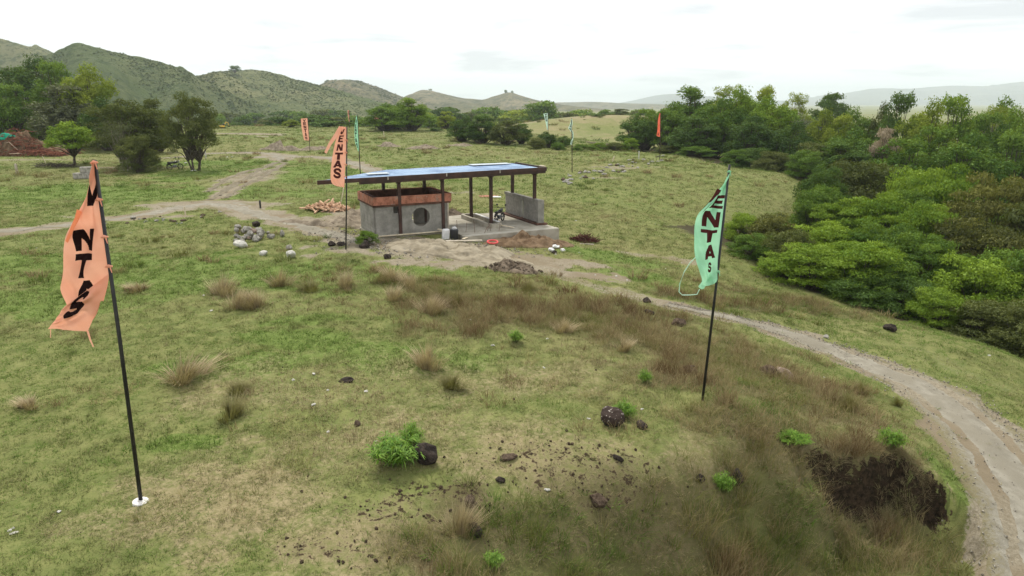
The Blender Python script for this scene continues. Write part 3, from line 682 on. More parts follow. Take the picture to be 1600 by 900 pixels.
# ------------------------------------------------------------------ woodland on the right
WD = [  # kind, px, py_top, Y, w_px, label
 ('tree_dark',1000,178,118,60,'dark tree at the left tip of the woodland behind the orange banner'),
 ('tree_bright',1012,168,128,54,'light green tree at the left tip of the woodland'),
 ('tree_mid',1048,158,118,76,'dark crowned tree right behind the orange banner'),
 ('tree_mid',1085,132,124,96,'tall mid green tree, leftmost of the high crowns'),
 ('tree_mid',1120,150,112,90,'dark tree in the middle of the high crowns'),
 ('airy',1146,122,120,70,'thin pale topped tree sticking out above the high crowns'),
 ('tree_bright',1160,134,116,86,'full green tree below the thin pale topped one'),
 ('tree_yellow',1196,131,122,70,'yellow green tall tree in the middle of the woodland'),
 ('tree_bright',1215,148,108,90,'mid green tree left of the airy pale trunk'),
 ('airy',1243,134,112,52,'airy tree with a bare pale trunk beside the yellow green tree'),
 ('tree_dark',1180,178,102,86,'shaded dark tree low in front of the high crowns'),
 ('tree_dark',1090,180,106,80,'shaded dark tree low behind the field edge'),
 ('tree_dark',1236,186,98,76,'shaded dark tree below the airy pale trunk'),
 ('umbrella',1302,148,172,56,'dark umbrella shaped tree against the far mountains'),
 ('tree_yellow',1288,168,116,62,'pale yellow crown left of the umbrella tree'),
 ('tree_yellow',1318,176,106,64,'pale yellow green crown below the umbrella tree'),
 ('tree_mid',1346,166,112,72,'mid green tree right of the umbrella tree'),
 ('tree_dark',1410,140,98,76,'tall dark tree right of the middle with a ragged top'),
 ('tree_olive',1386,158,108,40,'olive tree tight against the left side of the ragged dark tree'),
 ('blossom',1386,196,84,46,'pinkish brown flowering tree under the ragged dark tree'),
 ('tree_yellow',1452,152,92,86,'olive yellow tree right of the ragged dark tree'),
 ('tree_bright',1500,144,98,92,'tall green tree at the right skyline'),
 ('airy',1556,152,102,52,'thin light tree at the right end of the skyline'),
 ('tree_mid',1545,172,92,86,'broad green tree under the thin light tree'),
 ('tree_bright',1600,164,96,90,'bright tree cut off by the right edge of the skyline'),
 ('tree_dark',1640,170,88,90,'dark tree beyond the right edge of the skyline'),
 ('tree_mid',1350,200,88,96,'dark tree in the hollow below the yellow green crowns'),
 ('tree_mid',1470,192,80,100,'dark tree in the hollow below the olive yellow tree'),
 ('tree_mid',1300,212,86,80,'mid green tree in the hollow left of the flowering tree'),
 ('shrub_mid',1262,232,80,66,'green shrub where the woodland meets the upper field'),
 ('shrub_olive',1210,232,88,60,'olive shrub along the top of the sloping field'),
 ('shrub_mid',1150,232,96,46,'rounded green shrub at the top of the sloping field'),
 ('shrub_mid',1090,226,102,60,'low green shrub under the shaded trees'),
 ('shrub_olive',1045,226,106,50,'low olive shrub behind the orange banner'),
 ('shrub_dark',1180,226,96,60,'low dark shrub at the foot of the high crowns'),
 ('tree_mid',1420,212,72,110,'wide dark green crown in the middle of the hollow'),
 ('tree_mid',1520,202,70,130,'wide dark crown right of the middle of the hollow'),
 ('tree_mid',1590,200,72,100,'green crown at the right edge above the yellow flecked tree'),
 ('shrub_olive',1350,236,62,150,'large olive grey bush at the edge of the sloping field'),
 ('shrub_dark',1290,254,58,90,'dark bush at the lower corner of the sloping field'),
 ('shrub_bright',1440,246,56,140,'broad green bush right of the olive grey bush'),
 ('layer_brown',1570,248,46,170,'brown green layered tree with yellow flecks at the right edge'),
 ('layer_bright',1490,240,52,150,'layered green tree above the yellow flecked one'),
 ('layer_bright',1390,288,48,150,'bright green flat topped tree in the middle of the thicket'),
 ('layer_bright',1330,300,50,110,'bright green flat topped tree left in the thicket'),
 ('layer_olive',1640,290,42,190,'brown layered tree running out of the right edge'),
 ('layer_bright',1450,300,44,140,'bright layered tree next to the yellow flecked one'),
 ('shrub_brown',1212,330,44,90,'rusty brown bush beside the green VENTAS banner'),
 ('shrub_bright',1165,328,46,60,'bright green bush just behind the green VENTAS banner'),
 ('shrub_mid',1180,362,40,80,'green bush at the front tip of the thicket'),
 ('shrub_olive',1240,352,38,90,'olive bush behind the front edge of the thicket'),
 ('layer_bright',1300,338,39,150,'yellow tinted bright tree near the front of the thicket'),
 ('layer_mid',1380,336,38,150,'mid green layered tree in the front of the thicket'),
 ('shrub_bright',1270,378,35.5,120,'bright bush on the front edge of the thicket'),
 ('layer_bright',1350,366,35,160,'drooping bright green tree over the dark front hollow'),
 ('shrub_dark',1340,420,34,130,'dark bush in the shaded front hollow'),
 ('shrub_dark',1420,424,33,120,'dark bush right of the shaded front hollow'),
 ('layer_mid',1450,350,36,150,'layered green tree right of the drooping bright one'),
 ('layer_brown',1540,318,40,170,'brown tree above the fine leaved thicket at the right'),
 ('shrub_bright',1530,392,33,170,'fine leaved bright bush in the right part of the thicket'),
 ('shrub_mid',1610,372,33,170,'fine leaved green bush cut by the right edge'),
 ('shrub_bright',1466,446,31,90,'small bright bush stepping out in front of the thicket'),
 ('shrub_olive',1540,462,30,130,'twiggy olive bush low at the right edge of the thicket'),
 ('shrub_olive',1620,470,28.5,140,'twiggy olive bush cut by the right edge near the verge'),
 ('tree_mid',1560,150,110,80,'green crown behind the thin light tree on the skyline'),
 ('layer_mid',1430,282,50,130,'mid green layered tree between the bright ones in the thicket'),
 ('shrub_mid',1290,280,53,100,'green bush below the dark corner bush'),
 ('shrub_bright',1225,392,36.5,90,'bright low bush at the front corner of the thicket'),
 ('shrub_mid',1400,400,34,120,'green bush hanging over the dark front hollow'),
 ('shrub_mid',1700,420,29,200,'green bush beyond the right edge of the thicket'),
]
for k, px, py, Y, w, lb in WD:
    bush = k.startswith('shrub')
    tree_px(k, px, py, Y, w, lb, 'bush' if bush else 'tree', 'bush' if bush else 'tree', 'woodland in the ravine')
# fillers deeper in the wood that nothing tells apart
for i in range(70):
    Y = rnd.uniform(48, 135); lo = np.interp(Y, [48,56,66,80,92,110,135], [15,27,33,37,36,30,24]); x = rnd.uniform(lo, lo + 20 + Y*.45)
    h = rnd.uniform(4.0, 6.5)
    k = rnd.choice(['tree_mid', 'tree_mid', 'tree_dark', 'shrub_olive', 'shrub_mid'])
    plant(k, x, Y, h*rnd.uniform(1.1, 1.6), h, {'tree_mid': 'low mid green tree', 'tree_dark': 'low dark green tree', 'shrub_olive': 'low olive tree', 'shrub_mid': 'low fine leaved green tree'}[k] + (' deep in the near ravine' if Y < 80 else ' deep in the far part of the ravine'), 'tree', 'tree', 'undistinguished trees in the ravine')
# ------------------------------------------------------------------ scatter of grass (points instanced by geometry nodes)
def tuft_mesh(name, seed, blades, hgt, spread, width, curve=.5, jit=.4, head=False):
    rng = np.random.default_rng(seed); V, F, T = [], [], []
    for b in range(blades):
        a = rng.uniform(0, 2*np.pi); r = spread*math.sqrt(rng.random())*.5
        base = np.array([r*math.cos(a), r*math.sin(a), -.01]); a2 = a + rng.normal()*.7
        out = np.array([math.cos(a2), math.sin(a2), 0]); side = np.array([-out[1], out[0], 0]) if rng.random() < .6 else unit(rng.normal(size=3)*np.array([1, 1, .2]))
        H = hgt*rng.uniform(1-jit, 1+jit); c = curve*H*rng.uniform(.4, 1.5); w = width*rng.uniform(.7, 1.3)
        o = len(V); t0 = rng.random()
        for s, ws in ((0, 1), (.5, .8), (1, .12)):
            p = base + out*c*s*s + np.array([0, 0, H*(s - .25*s*s*curve)])
            V += [p - side*w*ws/2, p + side*w*ws/2]
        F += [(o, o+1, o+3, o+2), (o+2, o+3, o+5, o+4)]; T += [t0, t0]
    me = np_mesh(name, np.array(V), np.array(F)); attr(me, 'tint', T, 'FACE'); return me
def blade_mat(name, stops, trans=.25):
    t = NT(name)
    f = t.math('ADD', t.attr('tone', 'INSTANCER'), t.math('MULTIPLY', t.math('SUBTRACT', t.attr('tint'), .5), .22), clamp=True)
    r = t.n.new('ShaderNodeValToRGB'); cr_ = r.color_ramp
    while len(cr_.elements) < len(stops): cr_.elements.new(.5)
    for e, (p, c) in zip(cr_.elements, stops): e.position = p; e.color = (*c, 1)
    t.l.new(f, r.inputs[0])
    d = t.n.new('ShaderNodeBsdfDiffuse'); t.l.new(r.outputs[0], d.inputs[0])
    tr = t.n.new('ShaderNodeBsdfTranslucent'); t.l.new(r.outputs[0], tr.inputs[0])
    m = t.n.new('ShaderNodeMixShader'); m.inputs[0].default_value = trans*.6
    t.l.new(d.outputs[0], m.inputs[1]); t.l.new(tr.outputs[0], m.inputs[2])
    return t.done(m.outputs[0])
#           lush green      grass green     olive         straw           brown
STOPS = [(0, (.098,.168,.030)), (.25, (.154,.180,.058)), (.5, (.212,.204,.088)), (.75, (.330,.275,.155)), (1, (.165,.115,.060))]
blade_mat('grass_blades', STOPS)
blade_mat('rank_blades', [(0, (.065,.120,.020)), (.3, (.125,.150,.036)), (.55, (.200,.175,.066)), (.78, (.340,.265,.145)), (1, (.135,.088,.042))])
def scatter(name, pts, rot, scl, tone, meshes, mat, label):
    src = bpy.data.collections.new(name + '_tufts')
    for i, me in enumerate(meshes):
        if not me.materials: me.materials.append(mat)
        src.objects.link(bpy.data.objects.new('tuft', me))
    me = bpy.data.meshes.new(name); me.vertices.add(len(pts)); me.vertices.foreach_set('co', np.asarray(pts, np.float32).ravel())
    attr(me, 'rot', rot, 'POINT', 'FLOAT_VECTOR'); attr(me, 'scl', scl, 'POINT', 'FLOAT_VECTOR'); attr(me, 'tone', tone)
    o = link(name, me, mat)
    ng = bpy.data.node_groups.new(name, 'GeometryNodeTree')
    ng.interface.new_socket('Geometry', in_out='INPUT', socket_type='NodeSocketGeometry')
    ng.interface.new_socket('Geometry', in_out='OUTPUT', socket_type='NodeSocketGeometry')
    N, L = ng.nodes, ng.links
    gi, go = N.new('NodeGroupInput'), N.new('NodeGroupOutput')
    ci = N.new('GeometryNodeCollectionInfo'); ci.inputs[0].default_value = src; ci.inputs['Separate Children'].default_value = True; ci.inputs['Reset Children'].default_value = True
    iop = N.new('GeometryNodeInstanceOnPoints'); iop.inputs['Pick Instance'].default_value = True
    ri = N.new('FunctionNodeRandomValue'); ri.data_type = 'INT'; ri.inputs[4].default_value = 0; ri.inputs[5].default_value = len(meshes) - 1
    def na(nm, typ):
        n = N.new('GeometryNodeInputNamedAttribute'); n.data_type = typ; n.inputs[0].default_value = nm; return n.outputs[0]
    e2r = N.new('FunctionNodeEulerToRotation'); L.new(na('rot', 'FLOAT_VECTOR'), e2r.inputs[0])
    L.new(gi.outputs[0], iop.inputs['Points']); L.new(ci.outputs[0], iop.inputs['Instance']); L.new(ri.outputs[2], iop.inputs['Instance Index'])
    L.new(e2r.outputs[0], iop.inputs['Rotation']); L.new(na('scl', 'FLOAT_VECTOR'), iop.inputs['Scale'])
    L.new(iop.outputs[0], go.inputs[0])
    o.modifiers.new('scatter', 'NODES').node_group = ng
    return tag(o, label, kind='stuff')
def cast(bands, seed):
    rng = np.random.default_rng(seed); X, Y, B = [], [], []
    for y0, y1, dens, size in bands:
        hw = .80*y1 + 4; n = int((y1-y0)*2*hw*dens)
        x, y = rng.uniform(-hw, hw, n), rng.uniform(y0, y1, n); m = np.abs(x) < .80*y + 4
        X.append(x[m]); Y.append(y[m]); B.append(np.full(m.sum(), size))
    return np.concatenate(X), np.concatenate(Y), np.concatenate(B), rng
def in_house(x, y):
    a, b = w2loc(x, y); return ((a > -4.3) & (a < 6.0) & (b > -.2) & (b < 4.6)) | ((a > -.1) & (a < 6.0) & (b > -2.6) & (b < 4.6))
# short grass
X, Y, S, rng = cast([(7,14,75,1.0),(14,22,55,1.1),(22,34,34,1.35),(34,52,16,1.8),(52,85,5.5,2.7),(85,190,1.3,4.6)], 31)
D, R_, Lh, So, Ta, Lf = masks(X, Y)
n1, n2, n3 = fbm(X/3.4, Y/3.4, 4, 71), fbm(X/.8, Y/.8, 3, 73), fbm(X/16, Y/16, 3, 75)
keep = rng.random(len(X)) > np.clip(D*1.15 + So*1.0 + np.clip(R_-.2, 0, 1)*.45*(n2 > -.1) + .12, 0, .985)
keep &= (Lf < .3) & ~in_house(X, Y)
tone = .36 - .06*sstep(18, 36, Y) + .20*n1 + .10*n2 + .14*n3 - .30*Lh + .30*R_ + .22*Ta + .15*rng.normal(size=len(X))
hs = (1.0 + .45*n2 + .3*n1 + .5*Ta + .25*Lh)*S
X, Y, tone, hs, S = X[keep], Y[keep], np.clip(tone, 0, .93)[keep], np.clip(hs, .35*S, 9)[keep], S[keep]
rot = np.stack([rng.normal(size=len(X))*.12, rng.normal(size=len(X))*.12, rng.uniform(0, 6.283, len(X))], -1)
hh = np.minimum(hs, .55 + .45*hs) * rng.uniform(.6, 1.3, len(X)) * np.where(rng.random(len(X)) < .05, 1.8, 1)
scl = np.stack([S, S, hh*.9], -1)
scatter('grass', np.stack([X, Y, height(X, Y)], -1), rot, scl, tone, [tuft_mesh('tuft', 300+i, 16, .075, .26, .009, 1.1) for i in range(4)], MATS['grass_blades'], 'short grazed grass of the pasture, green to straw')
# tall dry grass of the knoll and the banks
X, Y, S, rng = cast([(7,15,30,1.0),(15,24,22,1.05),(24,36,14,1.2),(36,60,2.5,1.6)], 37)
D, R_, Lh, So, Ta, Lf = masks(X, Y)
n1, n2 = fbm(X/2.2, Y/2.2, 4, 81), fbm(X/.6, Y/.6, 3, 83)
stray = (fbm(X/2.6, Y/2.6, 3, 87) > .55) * .25
keep = (rng.random(len(X)) < np.clip(np.maximum(Ta*1.1, stray)*(.75+.5*n2) - D*1.3 - So*1.4, 0, 1)) & (Lf < .5) & ~in_house(X, Y)
X, Y, S, n1, n2, Ta = X[keep], Y[keep], S[keep], n1[keep], n2[keep], Ta[keep]
tone = np.clip(.70 + .34*n1 + .2*n2 + .16*rng.normal(size=len(X)) - .26*(Y < 13.5), .05, 1)
rot = np.stack([rng.normal(size=len(X))*.2, rng.normal(size=len(X))*.2, rng.uniform(0, 6.283, len(X))], -1)
hh = S*np.clip(1 + .5*n1 + .3*n2, .5, 1.8)*(.45 + .55*np.clip(Ta, 0, 1))*np.where((Y < 14.2) & (X > -1), 1.5, 1.0)
scatter('dry_grass', np.stack([X, Y, height(X, Y)], -1), rot, np.stack([S, S, hh], -1), tone, [tuft_mesh('tuft', 330+i, 20, .32, .30, .0080, .75) for i in range(4)], MATS['rank_blades'], 'tall brown dry grass on the knoll and banks')
# broad leaved green weeds among the tall grass in front
X, Y, S, rng = cast([(7,15,10,1.0),(15,34,2.5,1.1)], 41)
D, R_, Lh, So, Ta, Lf = masks(X, Y)
n1 = fbm(X/1.2, Y/1.2, 3, 91)
keep = (rng.random(len(X)) < np.clip((n1 > .1)*(np.maximum(Ta, .8*Lh*(Y < 30)))*.7 - D - So, 0, 1)) & (Lf < .5) & ~in_house(X, Y) & (Y < 36)
X, Y = X[keep], Y[keep]
scatter('weeds', np.stack([X, Y, height(X, Y)], -1), np.stack([X*0, X*0, rng.uniform(0, 6.283, len(X))], -1), np.repeat(rng.uniform(.35, .95, len(X))[:, None], 3, 1), np.clip(.16 + .12*rng.normal(size=len(X)), 0, .4),
        [tuft_mesh('tuft', 350+i, 22, .17, .34, .022, .9) for i in range(3)], MATS['grass_blades'], 'low green leafy weeds among the tall grass')
# scrub on the hills behind
def hill_scrub():
    P_, S_, T_ = [], [], []
    rng = np.random.default_rng(77)
    for k, n, sz in ((0, 5000, .9), (1, 18000, .72), (2, 13000, .78), (3, 4000, 1.5)):
        o, XX, YY, ZZ = HILLS[k]
        r = rng.integers(0, 90, n*3); c = rng.integers(0, XX.shape[1]-1, n*3)
        fx, fy = rng.random(n*3), rng.random(n*3)
        x = XX[r, c] + fx*(XX[r, c+1]-XX[r, c]); y = YY[r, c] + fy*(YY[np.minimum(r+1, 109), c]-YY[r, c])
        z = ZZ[r, c] + fx*(ZZ[r, c+1]-ZZ[r, c]) + fy*(ZZ[np.minimum(r+1, 109), c]-ZZ[r, c])
        d = fbm(x/55 + .5*y/55, y/140, 4, 97)
        m = np.nonzero(rng.random(n*3) < np.clip(.25 + .9*d, .04, 1))[0][:n]
        P_.append(np.stack([x[m], y[m], z[m] - .3], -1)); S_.append(sz*rng.uniform(.4, 1.0, len(m))**1.5*1.4); T_.append(rng.uniform(0, 1, len(m)))
    P_, S_, T_ = np.concatenate(P_), np.concatenate(S_), np.concatenate(T_)
    ms = []
    for i in range(3):
        cm, ce = crown_mesh('tuft', 400+i, .8, .8, 0, 1.0, 9, 70, .45, .7, .7); cm.materials.append(MATS['leaf_scrub']); ms.append(cm)
    rot = np.stack([S_*0, S_*0, T_*6.28], -1)
    scatter('hill_scrub', P_, rot, np.repeat(S_[:, None], 3, 1), T_, ms, MATS['leaf_scrub'], 'dark scrub dotted over the hill sides')
leafy('leaf_scrub', (.062, .092, .029), (.108, .140, .050), .15, .8)
hill_scrub()

# roots and straw hanging over the eroded cut, and rank grass at its foot
rng = np.random.default_rng(131); P_, Rt, Sc, To = [], [], [], []
for i in range(520):
    k = rng.uniform(.3, 4.6); j = int(k); a, b_ = RIM[j], RIM[j+1]; q = a + (b_-a)*(k-j); nrm = np.array([(b_-a)[1], -(b_-a)[0]]); nrm /= np.linalg.norm(nrm)
    if nrm[1] > 0: nrm = -nrm
    low = rng.random() < .45
    o_ = rng.uniform(.45, 1.0) if low else rng.uniform(-.12, .16)
    x, y = q + nrm*o_; P_.append((x, y, hz(x, y)))
    tilt = rng.uniform(.0, .5) if low else rng.uniform(.7, 1.9)
    if not low and rng.random() < .3: tilt = rng.uniform(0, .6)
    Rt.append((tilt, rng.normal()*.25, math.atan2(nrm[1], nrm[0]) + math.pi/2 + rng.normal()*.5)); s_ = rng.uniform(.4, .95); Sc.append((s_*.7, s_*.7, s_*(1.0 if low else .8))); To.append(np.clip(rng.normal()*.16 + (.78 if not low else .62), 0, 1))
scatter('overhanging_grass', P_, Rt, Sc, To, [tuft_mesh('tuft', 360+i, 12, .34, .22, .008, .9) for i in range(3)], MATS['grass_blades'], 'dry straw and roots hanging over the eroded cut')
# crumbs of soil on the bare patches
plain('crumb', (.030, .021, .014), (.085, .062, .042), 9, .95, .1, .5, .02)
X, Y, S, rng = cast([(7, 22, 160, 1.0)], 43); D, R_, Lh, So, Ta, Lf = masks(X, Y)
keep = rng.random(len(X)) < np.clip(So*.40 + .008*R_*(fbm(X*1.2, Y*1.2, 2, 45) > .1), 0, 1); X, Y = X[keep], Y[keep]
def crumb_mesh(seed):
    bm = bmesh.new(); bmesh.ops.create_icosphere(bm, subdivisions=1, radius=.5); r = random.Random(seed)
    for v in bm.verts: v.co *= r.uniform(.6, 1.2); v.co.z *= .7
    me = bpy.data.meshes.new('crumb'); bm.to_mesh(me); bm.free(); return me
s_ = .02 + .075*rng.random(len(X))**3
scatter('soil_crumbs', np.stack([X, Y, height(X, Y) + .01], -1), rng.uniform(0, 6, (len(X), 3)), np.repeat(s_[:, None], 3, 1), X*0, [crumb_mesh(i) for i in range(4)], MATS['crumb'], 'dark crumbs of soil on the bare patches')

# rough clumps that cattle leave standing in the far pasture
X, Y, S, rng = cast([(26, 60, .35, 1.0), (60, 150, .09, 1.5), (180, 300, .03, 2.6)], 47); D, R_, Lh, So, Ta, Lf = masks(X, Y)
n1 = fbm(X/9, Y/9, 3, 49); keep = (rng.random(len(X)) < np.clip(.35 + .9*n1 + .3*(X > 4), .03, 1)*(1-D)) & (Lf < .3) & ~in_house(X, Y)
X, Y, S = X[keep], Y[keep], S[keep]; s_ = S*rng.uniform(.35, 1.0, len(X))**1.4*1.5
scatter('rough_clumps', np.stack([X, Y, height(X, Y)], -1), np.stack([X*0, X*0, rng.uniform(0, 6.283, len(X))], -1), np.stack([s_, s_, s_*rng.uniform(.5, 1.1, len(X))], -1), np.clip(rng.choice([.15, .35, .6, .95], len(X)) + .1*rng.normal(size=len(X)), 0, 1),
        [tuft_mesh('tuft', 380+i, 70, .30, .55, .016, .8) for i in range(3)], MATS['rank_blades'], 'rough clumps left standing in the far pasture')

# loose stones along the wheel tracks and edges of the road, rubble round the building site
rng = np.random.default_rng(151); P_, S_ = [], []
Rl = MAIN_ROAD; k = rng.uniform(0, len(Rl)-1.01, 5200); j = k.astype(int); f = k - j
C_ = Rl[j]*(1-f)[:, None] + Rl[j+1]*f[:, None]; T_ = Rl[j+1, :2]-Rl[j, :2]; T_ /= np.linalg.norm(T_, axis=1)[:, None]; N_ = np.stack([T_[:, 1], -T_[:, 0]], -1)
off = np.where(rng.random(len(k)) < .7, rng.choice([-1, 1], len(k), p=[.3, .7])*(C_[:, 2] + rng.normal(size=len(k))*.22), rng.uniform(-1, 1, len(k))*C_[:, 2])
xy = C_[:, :2] + N_*off[:, None]; P_.append(xy); S_.append(.018 + .06*rng.random(len(k))**4)
a = rng.uniform(-5.5, 7.5, 2600); b = rng.normal(size=2600)*1.3 - 3.6; a2, b2 = rng.normal(size=900)*1.4 - 5.6, rng.normal(size=900)*1.6 + .8
for aa, bb in ((a, b), (a2, b2)):
    x, y = loc2w(aa, bb); m = (masks(x, y)[0] > .25) & ~in_house(x, y) & (bb < 4)
    P_.append(np.stack([x[m], y[m]], -1)); S_.append(.03 + .13*rng.random(m.sum())**4)
xy = np.concatenate(P_); s_ = np.concatenate(S_)
plain('gravel_stone', (.16, .14, .11), (.36, .33, .28), .9, .95, .1, .4, .02)
scatter('gravel', np.stack([xy[:, 0], xy[:, 1], height(xy[:, 0], xy[:, 1]) + .03], -1), rng.uniform(0, 6, (len(xy), 3)), np.repeat(s_[:, None], 3, 1), s_*0, [crumb_mesh(10+i) for i in range(4)], MATS['gravel_stone'], 'loose gravel and rubble along the road and the building site')
# ------------------------------------------------------------------ the half built shelter
plain('concrete', (.285, .260, .205), (.400, .368, .300), 1.6, .9, .2, .25, .02)
plain('concrete_edge', (.38, .355, .29), (.48, .45, .38), 2.5, .9, .2, .25, .02)
t = NT('block'); gp = t.n.new('ShaderNodeNewGeometry').outputs['Position']; oi = t.n.new('ShaderNodeObjectInfo')
c = t.mix(t.rng(t.noise(1.3, 5, gp, .65), .35, .65), (.195, .188, .165), (.330, .318, .280))
c = t.mix(t.math('MULTIPLY', oi.outputs['Random'], .30), c, (.20, .19, .165))
c = t.mix(t.rng(t.noise(.7, 4, gp, .6, .8), .52, .70, 0, .6), c, (.36, .34, .29))
t.done(t.bsdf(c, .95, .1, 0, t.noise(22, 4, gp), .5, .02))
plain('mortar', (.22, .21, .185), (.30, .285, .25), 8, .95, .1, .4, .01)
plain('beam_concrete', (.20, .19, .165), (.30, .285, .25), 3, .95, .1, .4, .02)
plain('steel_brown', (.030, .013, .009), (.060, .026, .018), 2.5, .45, .4, .1, .005)
t = NT('formwork'); co = t.coords(); n = t.noise(3.5, 5, co, .7)
c = t.mix(t.rng(n, .35, .62), (.220, .090, .055), (.420, .180, .115)); c = t.mix(t.rng(t.noise(1.2, 5, co, .7, .5), .55, .66, 0, .8), c, (.30, .235, .18)); c = t.mix(t.rng(t.noise(7, 4, co, .7), .62, .7, 0, .9), c, (.05, .03, .022))
t.done(t.bsdf(c, .85, .2, 0, n, .3, .01))
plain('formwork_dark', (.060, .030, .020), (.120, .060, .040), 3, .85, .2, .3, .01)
plain('timber', (.52, .44, .31), (.66, .58, .44), 3, .85, .2, .3, .01)
plain('timber_grey', (.33, .29, .23), (.46, .41, .33), 3, .9, .2, .3, .01)
plain('white_sheet', (.56, .56, .55), (.70, .70, .69), 4, .6, .3, .1, .005)
plain('black_plastic', (.010, .010, .011), (.022, .022, .024), 4, .4, .5, .05, .005)
plain('rebar_steel', (.09, .05, .035), (.16, .09, .06), 9, .7, .4, .2, .005)
t = NT('blue_sheet'); co = t.coords()
n1, n2 = t.noise(.55, 5, co, .6, .6), t.noise(5, 4, co)
c = t.mix(t.rng(n1, .35, .62), (.060, .135, .270), (.200, .310, .460))
c = t.mix(t.rng(n2, .55, .75, 0, .4), c, (.36, .44, .54))
t.done(t.bsdf(c, .5, .35, .0, n2, .1, .01))
t = NT('pale_sheet'); t.done(t.bsdf(t.mix(t.noise(3), (.33, .39, .44), (.46, .51, .55)), .4, .5))

SH = empty('shelter', (BO.x, BO.y, 0), BYAW)
tag(SH, 'unfinished open shelter with blue roof, brown steel posts and grey block walls', 'shelter')
def part(name, mat, fn, parent=None, bevel=0, **kw):
    mb = MB(); fn(mb); return mb.build(name, MATS[mat], SH if parent is None else parent, bevel, **kw)
SLAB_Z = .02
# floor: right half stands forward, left half carries the block room
slab = part('slab', 'concrete', lambda m: (m.prism([(0.0, -2.42), (5.85, -2.42), (5.85, 4.6), (0.0, 4.6)], -1.3, SLAB_Z)), bevel=.015)
part('slab_edge', 'concrete_edge', lambda m: m.box(.12, 5.83, -2.40, -2.02, SLAB_Z + .002, SLAB_Z + .012), slab)
part('floor', 'concrete', lambda m: m.box(-4.3, -.004, -.28, 4.6, -.6, -.01), bevel=.015)
POSTS = [(a, b) for a in (-2.85, -.35, 2.65, 5.5) for b in (0, 3.0)]
def zr(a, b): return 3.00 + .012*(a + 7)           # underside of the roof frame
for a, b in POSTS:
    z0 = 1.42 if a > 5 else SLAB_Z - .02
    dy = -.08 if a < 0 and b == 0 else 0
    part('column', 'steel_brown', lambda m: m.box(a-.085, a+.085, b-.085+dy, b+.085+dy, z0, zr(a, b) - .12), bevel=.008)
    # haunched rafter end on each front post
for a in (-2.85, -.35, 2.65, 5.5):
    def rafter(m):
        z = zr(a, 0) - .12
        P_ = [(-.55, z+.02), (-.55, z+.10), (3.36, z+.10), (3.36, z+.0), (3.0, z-.12), (2.2, z-.02), (.9, z-.02), (.1, z-.20), (-.10, z-.16)]
        n = len(P_); m.add([(a-.05, y, zz_) for y, zz_ in P_] + [(a+.05, y, zz_) for y, zz_ in P_],
                           [tuple(range(n)), tuple(reversed(range(n, 2*n)))] + [(i, n+i, n+(i+1) % n, (i+1) % n) for i in range(n)])
    part('rafter', 'steel_brown', rafter)
# fascia beams: the upper one runs out to a point at the left, the lower starts further in
def bar(m, a0, b0, a1, b1, w, zlo, zhi):
    d = Vector((a1-a0, b1-b0)).normalized(); n = Vector((-d.y, d.x))*w/2
    za, zb = .012*(a0+7), .012*(a1+7)
    m.add([(a0-n.x, b0-n.y, zlo+za), (a1-n.x, b1-n.y, zlo+zb), (a1+n.x, b1+n.y, zlo+zb), (a0+n.x, b0+n.y, zlo+za),
           (a0-n.x, b0-n.y, zhi+za), (a1-n.x, b1-n.y, zhi+zb), (a1+n.x, b1+n.y, zhi+zb), (a0+n.x, b0+n.y, zhi+za)],
          [(3,2,1,0),(4,5,6,7),(0,1,5,4),(1,2,6,5),(2,3,7,6),(3,0,4,7)])
part('fascia', 'steel_brown', lambda m: bar(m, -7.25, -.62, 5.95, -.62, .10, 2.99, 3.20))
part('beam', 'steel_brown', lambda m: bar(m, -5.1, -.545, 5.90, -.545, .12, 2.86, 2.985))
part('fascia', 'steel_brown', lambda m: bar(m, 5.92, -.565, 5.92, 3.36, .09, 2.95, 3.20))
part('fascia', 'steel_brown', lambda m: bar(m, -2.6, 3.42, 5.95, 3.42, .10, 2.95, 3.15))
part('fascia', 'steel_brown', lambda m: bar(m, -7.2, -.5, -2.65, 3.38, .10, 2.99, 3.15))
for b in (.3, 1.1, 1.9, 2.7):
    a0 = -7.2 + (b + .5)/3.9*4.6 + .15
    part('purlin', 'steel_brown', lambda m: bar(m, a0, b, 5.86, b, .06, 3.05, 3.145))
part('joint_plate', 'concrete_edge', lambda m: (bar(m, -3.62, -.674, -3.57, -.674, .006, 3.02, 3.19)))
part('joint_plate', 'concrete_edge', lambda m: (bar(m, -.32, -.674, -.27, -.674, .006, 3.02, 3.19)))
part('joint_plate', 'concrete_edge', lambda m: (bar(m, 2.9, -.674, 2.95, -.674, .006, 3.02, 3.19)))
